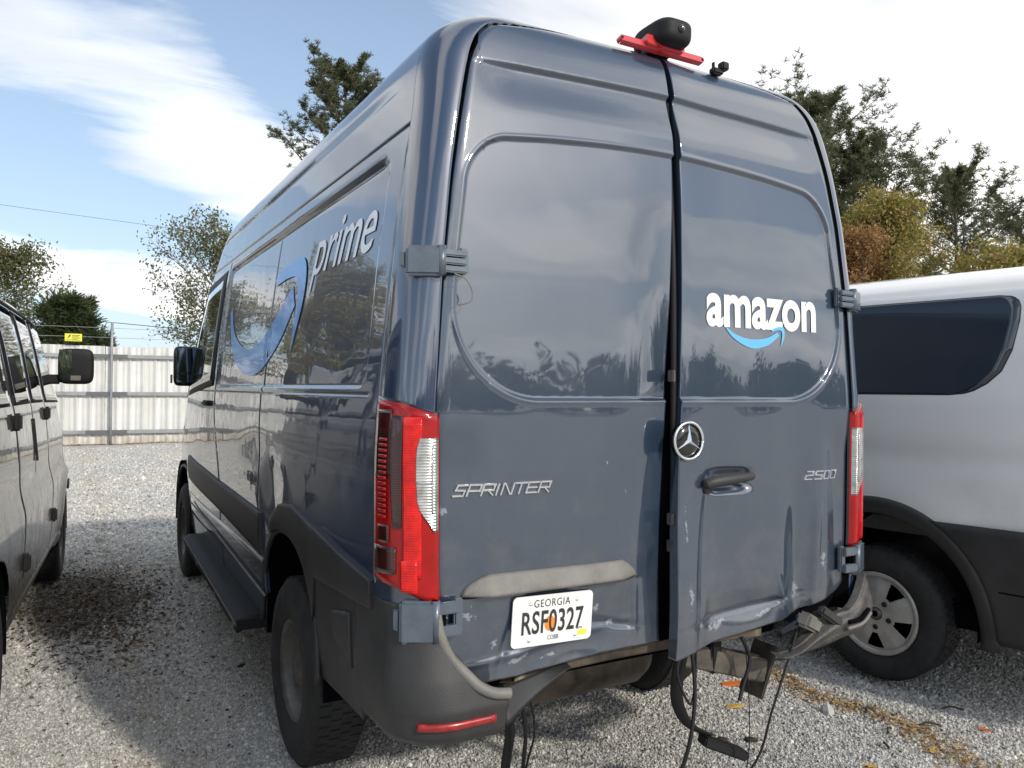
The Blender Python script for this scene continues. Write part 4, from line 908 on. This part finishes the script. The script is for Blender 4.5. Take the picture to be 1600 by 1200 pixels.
# running board
P = np.array([[(x, y, .445+(y-1.85)*.040-(.012 if x < -1.07 else 0)) for y in np.linspace(1.85, 3.85, 30)] for x in (-.93, -.98, -1.02, -1.06, -1.082, -1.092)])
rb = grid('running_board', P, BLACK, van, rim=(0, 0, -.045))
P = np.array([[(-1.094, y, .415+(y-1.85)*.040+dz) for y in np.linspace(1.86, 3.84, 20)] for dz in (0, .014)])
grid('board_edge_trim', P, PLAST_L, rb, rim=(.004, 0, 0))
for y in (1.95, 2.5, 3.2): box('board_bracket', (-1.03, y, .40+(y-1.85)*.04), (.13, .05, .03), PLAST_L, rb, .004)
box('board_end_cap', (-1.01, 1.845, .425), (.17, .012, .05), BLACK, rb, .004)
# driver window, door window strip, handle, mirror
def quad_patch(name, poly, off, m, parent, n=14, sg=-1):
    """poly: four (y,z) corners rear-bottom, front-bottom, front-top, rear-top"""
    A, B, C_, D = [np.array(p, float) for p in poly]; s = np.linspace(0, 1, n)[None, :, None]; t = np.linspace(0, 1, n)[:, None, None]
    G = (A*(1-s)+B*s)*(1-t)+(D*(1-s)+C_*s)*t
    X = itp(G[..., 1], W)-taper(G[..., 0])+off
    return grid(name, np.stack([sg*X, G[..., 0], G[..., 1]], -1), m, parent, rim=(-sg*.012, 0, 0), flip=sg < 0)
quad_patch('door_window', [(3.34, 1.60), (4.55, 1.52), (3.98, 2.21), (3.36, 2.25)], .004, GLASS, van)
quad_patch('window_frame', [(3.26, 1.56), (4.75, 1.47), (4.02, 2.27), (3.27, 2.30)], .0015, BLACK, van)
for sg in (-1,):
    box('side_handle', (sg*1.018, 3.42, 1.445), (.035, .20, .035), BLACK, van, .012)
    mr = empty('side_mirror', (sg*1.0, 4.62, 1.70)); mr.parent = van
    pebble_box('mirror_shell', (.20, .15, .33), GLOSSB, mr, .34, (0, .012, .01), .25)
    box('mirror_glass', (0, -.066, .055), (.145, .006, .19), mat('mirror_silver', (.16, .20, .28), .04, 1.), mr, .002)
    box('mirror_small_glass', (0, -.066, -.085), (.145, .006, .06), MATS['mirror_silver'], mr, .002)
    box('mirror_arm', (.11, .0, -.10), (.14, .05, .06), BLACK, mr, .015)
    o = box('signal_lamp', (-.101, .02, -.09), (.012, .05, .07), PLAST_L, mr, .004)
# the word on the side and the big blue arrow
def on_side(off):
    def f(Y, Z, D): return np.stack([-(itp(Z, W)-taper(Y)+side_relief(Y, Z)+off), Y, Z], -1)
    return f
Vt, Ft = text_vf('prime', offset=.004, shear=.32, space=.98); mn, mx = Vt.min(0), Vt.max(0)
Yv = 1.16-(Vt[:, 0]-mn[0])/(mx[0]-mn[0])*(1.16-.40); Zv = 1.935+(Vt[:, 1]-mn[1])/(mx[1]-mn[1])*(2.185-1.935)
mesh_from('side_word_print', on_side(.003)(Yv, Zv, 0), Ft, GREY_DECAL, van)
st_ = spline([(2.92, 2.02), (2.74, 1.86), (2.40, 1.76), (2.05, 1.77), (1.72, 1.87), (1.44, 2.00)], 10); sb_ = spline([(2.98, 2.00), (2.74, 1.74), (2.40, 1.63), (2.00, 1.62), (1.62, 1.74), (1.36, 1.90)], 10)
strip('side_arrow_print', st_, sb_, on_side(.003), BLUE_SIDE, van)
st_ = spline([(1.82, 2.075), (1.55, 2.11), (1.28, 2.09), (1.22, 1.92), (1.36, 1.70)], 8); sb_ = spline([(1.78, 2.03), (1.56, 2.04), (1.38, 2.02), (1.33, 1.90), (1.37, 1.69)], 8)
strip('side_arrow_head', st_, sb_, on_side(.0045), BLUE_SIDE, van)
# wheels
def tyre(name_parent, loc, R_, wdt, rimR, m_rim, sg=-1, style='steel'):
    w_ = empty('wheel', loc); w_.parent = name_parent
    o = lathe('tyre', [(rimR, sg*wdt*.40), (rimR+.012, sg*wdt*.47), (R_*.80, sg*wdt*.50), (R_*.93, sg*wdt*.46), (R_*.985, sg*wdt*.38), (R_, sg*wdt*.28), (R_, -sg*wdt*.28), (R_*.985, -sg*wdt*.38), (R_*.93, -sg*wdt*.46), (rimR, -sg*wdt*.42), (rimR*.9, 0)], TYRE, w_, 72)
    # tread blocks
    bm = bmesh.new()
    for k in range(54):
        a_ = k*2*PI/54
        for j, xo in enumerate((-.33, -.11, .11, .33)):
            aa = a_+(j % 2)*PI/54
            box_bm(bm, (xo*wdt*.82, math.cos(aa)*(R_+.001), math.sin(aa)*(R_+.001)), (wdt*.19, .007, R_*2*PI/54*.78), Matrix.Rotation(aa, 3, 'X'))
    o = bm_obj('tread', bm, TYRE, w_); o['kind'] = 'stuff'
    if style == 'steel':
        lathe('rim', [(rimR+.004, sg*wdt*.42), (rimR-.008, sg*wdt*.44), (rimR-.02, sg*wdt*.36), (rimR-.035, sg*wdt*.12), (rimR*.78, sg*wdt*.10), (rimR*.68, sg*wdt*.26), (rimR*.56, sg*wdt*.30), (rimR*.50, sg*wdt*.16), (rimR*.30, sg*wdt*.12), (rimR*.28, sg*wdt*.34), (0, sg*wdt*.36)], m_rim, w_, 48)
        for k in range(6):
            a_ = k*PI/3; lathe('lug_nut', [(0, sg*.02), (.011, sg*.018), (.012, 0), (0, 0)], CHROME, w_, 8).location = (sg*wdt*.16, math.cos(a_)*rimR*.40, math.sin(a_)*rimR*.40)
    return w_
tyre(van, (-.872, 1.28, .375), .375, .235, .205, STEEL)
tyre(van, (.872, 1.28, .375), .375, .235, .205, STEEL, 1)
tyre(van, (-.865, 4.93, .375), .375, .235, .205, STEEL)
tyre(van, (.865, 4.93, .375), .375, .235, .205, STEEL, 1)
# roof camera on its red brake lamp, and the little jet nozzle beside it
rc = empty('high_brake_lamp', (.005, .120, 2.742)); rc.parent = van; rc.rotation_euler = (rad(-14), 0, 0)
slab('lamp_bar', rrect(.375, .022, .010, 5), -.014, .01, RED_LAMP, rc)
slab('lamp_centre', rrect(.17, .036, .012, 5), -.028, .012, RED_LAMP, rc).location = (0, 0, .012)
for x in (-.18, .18): lathe('lamp_screw', [(0, -.002), (.005, -.001), (.006, 0), (0, 0)], BLACK, rc, 10).location = (x, -.015, 0)
for o in rc.children:
    if o.name.startswith('lamp_screw'): o.rotation_euler = (0, 0, PI/2)
o = pebble_box('camera_housing', (.150, .21, .098), BLACK, rc, .55, (0, 0, 0), .12); o.location = (.02, .01, .058); o.rotation_euler = (rad(16), 0, 0)
o = pebble_box('camera_foot', (.10, .10, .05), BLACK, rc, .4); o.location = (.01, .02, .022)
o = lathe('camera_lens', [(0, -.008), (.010, -.006), (.014, 0), (.014, .02), (0, .02)], GLOSSB, rc, 20); o.rotation_euler = (0, 0, PI/2); o.location = (.02, -.093, .030)
box('washer_nozzle', (.265, .12, 2.722), (.05, .03, .022), BLACK, van, .005); box('washer_nozzle', (.29, .11, 2.742), (.034, .032, .03), BLACK, van, .005); box('washer_nozzle', (.245, .115, 2.738), (.008, .012, .026), BLACK, van, .002)
# ------------------------------------------------------------------ generic coarser van shell for the neighbours
def shell(name, Wt, Rt, Ft_, m, parent, z0, arches, ysw, relief=None, rear_r=.12, front_r=.5, nz=90, tap=(9, 0)):
    Wt, Rt, Ft_ = map(dense_T, (Wt, Rt, Ft_)); zt = Wt[-1, 0]
    zs = np.unique(np.concatenate([np.linspace(z0, zt-.12, nz), zt-.12*(1-np.linspace(0, 1, 16))**1.5-.0005])); rows = []
    for z in zs:
        w, y0, fy = itp(z, Wt), itp(z, Rt), itp(z, Ft_); ra = min(rear_r, w*.5); rf = min(front_r, max(w*.8, .01))
        Xr = (w-ra)*np.linspace(0, 1, 12); Yr = np.full(12, y0)
        th = np.linspace(0, PI/2, 12)[1:]; Xa = w-ra+ra*np.sin(th); Ya = y0+ra*(1-np.cos(th))
        s = np.linspace(0, 1, ysw)[1:]; Ys = Ya[-1]+(fy-rf-Ya[-1])*s; Xs = w-np.where(Ys > tap[0], tap[1]*np.clip(Ys-tap[0], 0, 9)**2, 0)
        if relief is not None: Xs = Xs+relief(Ys, np.full_like(Ys, z))*(1 if z < zt-.1 else 0)
        Xf = Xs[-1]*np.cos(th)**.8; Yf = Ys[-1]+(fy-Ys[-1])*np.sin(th)**.8
        X = np.concatenate([Xr, Xa, Xs, Xf]); Y = np.concatenate([Yr, Ya, Ys, Yf]); n = len(X)
        rows.append(np.concatenate([np.stack([-X, Y, np.full(n, z)], -1), np.stack([X[::-1], Y[::-1], np.full(n, z)], -1)[1:-1]]))
    def cut(C):
        k = np.zeros(len(C), bool)
        for (yc, zc, a, b) in arches: k |= arch(C, yc, zc, a, b, 2.1)
        return k
    o = grid(name, np.array(rows)[:, ::-1], m, parent, hole=cut, closed=True)
    return o, (lambda z: itp(z, Wt))
# ------------------------------------------------------------------ SILVER VAN (left)
h = rad(3.7); nrm = np.array([math.cos(h), -math.sin(h)]); O = np.array([-1.82, 5.25])-1.0*nrm
sv = empty('passenger_van', (O[0], O[1], 0), -h, 'silver passenger van at the left edge with black door hinges and tinted windows', 'van')
SW = [(.30, .93), (.42, .985), (.62, 1.005), (.9, 1.015), (1.15, .995), (1.42, .97), (1.48, .955), (1.75, .91), (1.95, .865), (2.05, .81), (2.11, .70), (2.15, .50), (2.17, .2), (2.175, 0)]
SR = [(.3, -4.75), (1.2, -4.75), (1.95, -4.62), (2.1, -4.5), (2.175, -3.8)]
SF = [(.3, .90), (.5, .97), (.9, .96), (1.05, .85), (1.16, .55), (1.24, .15), (1.45, -.10), (1.95, -.75), (2.05, -1.0), (2.13, -1.5), (2.175, -2.6)]
JO = [-1.30, -2.72, -2.01]
def srel(Y, Z):
    d = groove(Y-(-1.30+.18*sstep(1.2, .8, Z)-.06*sstep(1.4, 1.9, Z)), .010, .012)+groove(Y-(-2.72+.10*sstep(1.2, .8, Z)-.10*sstep(1.4, 1.9, Z)), .010, .012)+groove(Y+2.01, .008, .008)*sstep(1.0, 1.1, Z)+groove(Y+.16-.0*Z, .010, .010)
    d = d-.012*np.exp(-((Z-1.02)/.10)**2)+groove(Z-.47, .010, .008)
    d = d+.022*np.exp(-((np.hypot(Y, Z-.38)-.50)/.05)**2)
    return d+.002*wob(Y, Z, s=2.4, seed=77)
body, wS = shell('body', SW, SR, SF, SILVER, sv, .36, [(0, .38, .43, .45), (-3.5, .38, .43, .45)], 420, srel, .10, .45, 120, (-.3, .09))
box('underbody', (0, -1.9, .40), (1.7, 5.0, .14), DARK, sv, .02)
def sv_patch(name, poly, off, m, n=12, rimd=.01):
    A, B, C_, D = [np.array(p, float) for p in poly]; s = np.linspace(0, 1, n)[None, :, None]; t = np.linspace(0, 1, n)[:, None, None]
    G = (A*(1-s)+B*s)*(1-t)+(D*(1-s)+C_*s)*t
    X = wS(G[..., 1])-np.where(G[..., 0] > -.3, .09*np.clip(G[..., 0]+.3, 0, 9)**2, 0)+off
    return grid(name, np.stack([X, G[..., 0], G[..., 1]], -1), m, sv, rim=(-rimd, 0, 0))
for poly in ([(-1.24, 1.455), (-.36, 1.44), (-.86, 1.92), (-1.28, 1.945)], [(-1.95, 1.465), (-1.40, 1.46), (-1.44, 1.95), (-1.98, 1.955)], [(-2.68, 1.465), (-2.08, 1.465), (-2.11, 1.955), (-2.74, 1.955)], [(-3.5, 1.465), (-2.86, 1.465), (-2.92, 1.955), (-3.5, 1.955)], [(-4.4, 1.465), (-3.6, 1.465), (-3.6, 1.955), (-4.4, 1.955)]):
    c = np.mean(poly, 0); big = [tuple(c+(np.array(p)-c)*np.array([1.05, 1.07])) for p in poly]
    sv_patch('window_seal', big, .0035, BLACK); sv_patch('side_window', poly, .007, GLASS)
for (y, z) in ((-1.33, 1.37), (-2.76, 1.37), (-1.14, .68), (-2.64, .66)):
    hg = box('door_hinge', (float(wS(z))+.012, y, z), (.035, .085, .085), BLACK, sv, .010)
sv_patch('door_slot_handle', [(-2.035, 1.12), (-1.99, 1.12), (-1.99, 1.36), (-2.035, 1.36)], .008, BLACK, 8)
tube('roof_gutter', [(.868, y, 1.975+dz) for y, dz in ((-4.5, 0), (-3, .005), (-1.5, 0), (-.95, -.02))], .010, BLACK, sv, k=6, n=8)
for y in (0, -3.5):
    th = np.linspace(-.1, PI+.1, 24); P = np.array([[(x, y+.43*math.cos(a), .38+.45*math.sin(a)) for a in th] for x in (.5, .99)]); grid('wheel_housing', P, DARK, sv, flip=True)
    tyre(sv, (.875, y, .375), .372, .235, .205, STEEL, 1)
    tyre(sv, (-.875, y, .375), .372, .235, .205, STEEL, -1)
mr = empty('side_mirror', (1.115, -.72, 1.69)); mr.parent = sv
pebble_box('mirror_shell', (.25, .16, .28), BLACK, mr, .42, (0, .012, 0), .3)
box('mirror_glass', (-.065, -.069, .035), (.085, .006, .17), mat('mirror_bright', (.8, .85, .82), .03, 1.), mr, .003)
box('mirror_arm', (-.155, .0, -.095), (.12, .05, .07), BLACK, mr, .012)
box('signal_lamp', (.0, -.071, -.085), (.065, .004, .035), PLAST_L, mr, .001)
# front bumper end and lamp
box('front_bumper', (.0, .96, .52), (1.7, .14, .22), BLACK, sv, .04)
box('fog_lamp_pod', (.93, .78, .68), (.10, .20, .16), BLACK, sv, .04)
box('headlight', (.86, .80, .93), (.14, .16, .16), CLEAR, sv, .04)

# ------------------------------------------------------------------ WHITE VAN (right)
h = rad(-10); nrm = np.array([math.cos(h), -math.sin(h)]); O = np.array([1.98, .70])+1.03*nrm
tv = empty('cargo_van', (O[0], O[1], 0), -h, 'white van at the right edge with a long dark side window and black lower cladding', 'van')
TW = [(.30, .96), (.45, 1.0), (.9, 1.03), (1.3, 1.03), (1.52, 1.015), (1.8, .965), (2.03, .915), (2.10, .885), (2.16, .80), (2.21, .65), (2.25, .35), (2.26, 0)]
TR = [(.3, -1.30), (1.3, -1.30), (2.0, -1.22), (2.15, -1.12), (2.26, -.4)]
TF = [(.3, 4.55), (.8, 4.6), (1.1, 4.4), (1.2, 3.9), (1.4, 3.6), (2.0, 2.7), (2.15, 2.4), (2.26, 1.3)]
def trel(Y, Z):
    d = .020*np.exp(-((np.hypot(Y, (Z-.38)*1.0)-.62)/.13)**2)*sstep(.7, .9, Z)
    d = d+groove(Z-2.075, .008, .008)+groove(Y+1.02, .006, .008)*sstep(.9, .95, Z)-.010*np.exp(-((Z-1.22)/.07)**2)
    return d+.002*wob(Y, Z, s=2.0, seed=55)
body, wT = shell('body', TW, TR, TF, WHITE, tv, .36, [(0, .38, .53, .55), (3.3, .38, .46, .48)], 330, trel, .12, .6, 120, (3.0, .05))
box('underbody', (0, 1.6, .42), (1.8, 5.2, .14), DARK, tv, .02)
def tv_grid(name, Y, Z, off, m, rimd=.012, sg=-1):
    X = wT(Z)+off; return grid(name, np.stack([sg*X, Y, Z], -1), m, tv, rim=(-sg*rimd, 0, 0), flip=sg < 0)
# long window with its kicked-up, rounded rear end
zz_ = np.linspace(1.545, 2.03, 70)[:, None]; rear_end = np.interp(zz_, [1.545, 1.55, 1.565, 1.60, 1.66, 1.76, 1.9, 1.97, 2.0, 2.02, 2.028, 2.03], [-.36, -.42, -.47, -.53, -.59, -.63, -.652, -.652, -.64, -.615, -.585, -.55])
s = np.linspace(0, 1, 60)[None]; Y = rear_end*(1-s)+2.2*s; zq_ = (zz_-1.7875)*1.02+1.7875; tv_grid('window_seal', (rear_end-.005)*(1-s)+2.25*s, zq_+0*s, .0018, BLACK, .003); tv_grid('side_window', Y, zz_+0*s, .0035, GLASS2, .003)
for y in (.75, 1.5): tv_grid('window_bar', np.array([[y, y+.02]]*12), np.linspace(1.56, 2.02, 12)[:, None]+0*np.zeros((1, 2)), .0065, BLACK, .003)
# lower cladding with arch surround
th = np.linspace(-.25, PI+.25, 60)
P = []
for rr_, off in ((.505, .0), (.51, .022), (.56, .030), (.595, .020), (.60, .0)):
    P.append([(-(float(wT(np.clip(.38+rr_*math.sin(a)*1.04, .36, 2)))+off), rr_*math.cos(a), max(.38+rr_*math.sin(a)*1.04, .30)) for a in th])
grid('arch_cladding', np.array(P), CLAD, tv)
yy = np.linspace(-1.18, -.47, 26)[None]; q = np.linspace(0, 1, 12)[:, None]
inner = lambda z: -np.sqrt(np.maximum(.58**2-((z-.38)/1.04)**2, .0))
Z = .34+(.905-.34)*q; Yc = -1.18+(inner(Z)+1.18)*np.linspace(0, 1, 26)[None]; tv_grid('side_cladding', Yc, Z+0*Yc, .026, CLAD)
Yc = (-inner(Z))+(2.75+inner(Z))*np.linspace(0, 1, 26)[None]; tv_grid('side_cladding', Yc, Z+0*Yc, .026, CLAD)
tv_grid('cladding_joint', np.array([[-1.18, -.60]]*2), np.array([[.60]*2, [.606]*2]), .029, DARK, .004)
P = np.array([[(x, .50*math.cos(a), .38+.52*math.sin(a)) for a in np.linspace(-.1, PI+.1, 24)] for x in (-1.01, -.5)]); grid('wheel_housing', P, DARK, tv)
# wheel with a five-spoke cover
for y in (0, 3.3):
    w_ = tyre(tv, (-.90, y, .365), .350, .235, .218, ALLOY, -1, 'cover')
    tyre(tv, (.90, y, .375), .358, .235, .218, STEEL, 1)
    lathe('rim_barrel', [(.222, -.102), (.212, -.112), (.205, -.10), (.19, -.04), (.19, .05), (0, .05)], DARK, w_, 48)
    lathe('rim_edge', [(.219, -.098), (.222, -.108), (.214, -.116), (.196, -.108), (.194, -.09)], ALLOY, w_, 56)
    # cover plate: a disc with five wedge windows cut out
    nr, na2 = 34, 320; R1 = np.linspace(.035, .198, nr); A1 = np.arange(na2)*2*PI/na2
    G = np.array([[(-.098-.018*math.sin(min(1, (.198-rr_)/.10)*PI/2)+.007*abs(math.sin(2.5*(a-.35)))*(rr_/.2), rr_*math.cos(a), rr_*math.sin(a)) for a in A1] for rr_ in R1])
    def holes(C):
        rr_ = np.hypot(C[:, 1], C[:, 2]); a = np.arctan2(C[:, 2], C[:, 1])-.35; ph = (a+10*PI) % (2*PI/5)-PI/5
        return (rr_ > .105) & (rr_ < .182) & (np.abs(ph)*rr_ < .012+.030*(rr_-.10)/.08*1.1)
    grid('wheel_cover', G, ALLOY, w_, hole=holes, closed=True, flip=True)
    lathe('hub_cap', [(0, -.126), (.022, -.125), (.030, -.118), (.034, -.105)], STEEL, w_, 24)
    lathe('hub_recess', [(0, -.128), (.016, -.127), (.018, -.12)], DARK, w_, 20)
    for k in range(5):
        a_ = k*2*PI/5+.35+PI/5*0+.63; lathe('lug_nut', [(0, -.012), (.008, -.012), (.012, -.006), (.016, 0), (.017, .01)], BLACK, w_, 12).location = (-.112, math.cos(a_)*.072, math.sin(a_)*.072)

# ------------------------------------------------------------------ things lying on the gravel
def scrap(name, pts, th_, m, loc, rz, label, cat):
    n = len(pts); V = [(x, y, .004+.003*math.sin(3*x*40)) for x, y in pts]+[(x, y, .004+th_) for x, y in pts]
    F = [tuple(range(n))[::-1], tuple(range(n, 2*n))]+[(i, (i+1) % n, (i+1) % n+n, i+n) for i in range(n)]
    o = mesh_from(name, V, F, m); o.location = (loc[0], loc[1], float(gz(loc[0], loc[1]))+.006); o.rotation_euler = (rad(3), rad(-4), rz); return prop(o, label, cat)
ORG = mat('orange_plastic', (.75, .17, .03), .5, var=.1); LEAFY = mat('dry_leaf', (.55, .36, .08), .7, var=.3, vscale=30); LEAFO = mat('orange_leaf', (.60, .15, .03), .7, var=.3, vscale=30); TWIG = mat('dark_twig', (.04, .03, .022), .9)
scrap('plastic_shard', [(-.06, -.018), (.05, -.024), (.062, .012), (.0, .022), (-.055, .018)], .006, ORG, (1.27, 1.02), rad(-25), 'orange plastic shard on gravel under the right corner of the blue van', 'debris')
scrap('plastic_shard', [(-.05, -.012), (.03, -.02), (.055, .006), (-.02, .02)], .004, LEAFY, (1.06, .80), rad(-20), 'tan curled shard on the gravel near the hanging connector', 'debris')
leafp = [(-.03, 0), (-.012, -.02), (.0, -.012), (.02, -.022), (.018, -.004), (.045, 0), (.016, .008), (.018, .024), (0, .012), (-.014, .018)]
scrap('fallen_leaf', leafp, .002, LEAFY, (1.50, .06), .5, 'pale yellow leaf lying near the lower right corner', 'leaf')
scrap('fallen_leaf', leafp, .002, LEAFO, (1.93, .09), 1.9, 'bright orange leaf on shaded gravel by the right edge', 'leaf')
scrap('fallen_leaf', leafp, .002, LEAFY, (1.13, .10), 2.7, 'yellow-green leaf on sunlit gravel at the bottom right', 'leaf')
scrap('fallen_leaf', leafp, .002, TWIG, (-.93+.0, 2.6), .7, 'brown leaf on gravel beside the rear wheel of the blue van', 'leaf')
for k, (x, y, a, L, lab) in enumerate([(1.62, .47, .5, .06, 'short dark twig in the ochre strip'), (1.72, .22, -.5, .10, 'dark twig on the shaded gravel near the ochre strip'), (1.50, .27, .4, .07, 'small black twig on sunlit gravel right of the hanging wire'), (2.0, .28, -.7, .10, 'dark twig close to the white van wheel at the right edge'), (1.35, .18, 1.1, .05, 'tiny twig near the pale yellow leaf')]):
    prop(tube('twig', [(x-L*math.cos(a)/2, y-L*math.sin(a)/2, .002), (x, y+.01, .012), (x+L*math.cos(a)/2, y+L*math.sin(a)/2, .003)], .005, TWIG, None, k=5, n=5), lab, 'twig')
for k, (x, y, lab) in enumerate([(.74, .56, 'black rubber crumb at the foot of the thin hanging wire'), (.86, .50, 'flat black rubber crumb on gravel right of the other crumb')]):
    bm = bmesh.new(); bmesh.ops.create_icosphere(bm, subdivisions=2, radius=.022)
    for vv in bm.verts: vv.co *= 1+.35*math.sin(vv.co.x*160+vv.co.y*90+k); vv.co.z *= .45; vv.co.x *= 1.4
    o = bm_obj('rubber_crumb', bm, TWIG); o.location = (x, y, .004); prop(o, lab, 'debris')
# leaf litter by the silver van's wheel, straw in the ochre strip
def litter(name, n, cx_, cy_, sx_, sy_, size, m, label, line=None):
    X = RNG.normal(cx_, sx_, n); Y = RNG.normal(cy_, sy_, n)
    if line: tt_ = RNG.uniform(0, 1, n); X = line[0]+(line[2]-line[0])*tt_+RNG.normal(0, sx_, n)+.06*np.sin(tt_*14); Y = line[1]+(line[3]-line[1])*tt_+RNG.normal(0, sy_, n)
    C = np.stack([X, Y, gz(X, Y)+.008+RNG.uniform(0, .008, n)], -1)
    a = RNG.normal(0, 1, (n, 3))*[1, 1, .25]; a /= np.linalg.norm(a, axis=1)[:, None]; b = np.cross(a, [0, 0, 1]+RNG.normal(0, .3, (n, 3))); b /= np.linalg.norm(b, axis=1)[:, None]
    s_ = size*RNG.uniform(.5, 1.4, (n, 1)); V = np.stack([C-a*s_, C-b*s_*.4-[0, 0, .002], C+a*s_, C+b*s_*.4+[0, 0, .003]], 1)
    prop(mesh_from(name, V.reshape(-1, 3), np.arange(4*n).reshape(-1, 4), m), label, kind='stuff')
LIT = leafmat('leaf_litter', (.025, .018, .010), (.16, .10, .05), .1); STR = leafmat('straw_litter', (.22, .13, .05), (.48, .33, .14), .1); DRK = leafmat('dark_bits', (.01, .01, .01), (.05, .04, .035), .05)
litter('leaf_litter', 3600, -1.62, 4.35, .24, .62, .019, LIT, 'dark brown leaf litter beside the silver van front wheel')
litter('straw_litter', 1500, 0, 0, .05, .05, .012, STR, 'ochre straw strewn in a strip along the white van', (1.60, 1.3, 1.58, -.45))
litter('straw_litter', 500, -1.35, 3.0, .25, .8, .010, STR, 'sparse ochre straw between the silver and the blue van')
litter('dry_weeds', 2600, 0, 0, .05, .07, .045, STR, 'dry weeds and straw along the foot of the metal fence', (-9, FY-.08, 12, FY-.30))
litter('scattered_bits', 900, .9, .5, .9, .6, .008, DRK, 'small dark bits scattered on the gravel behind the blue van')
litter('scattered_bits', 500, -1.4, 3.6, .3, 1.5, .009, DRK, 'small dark bits scattered in the lane between the vans')
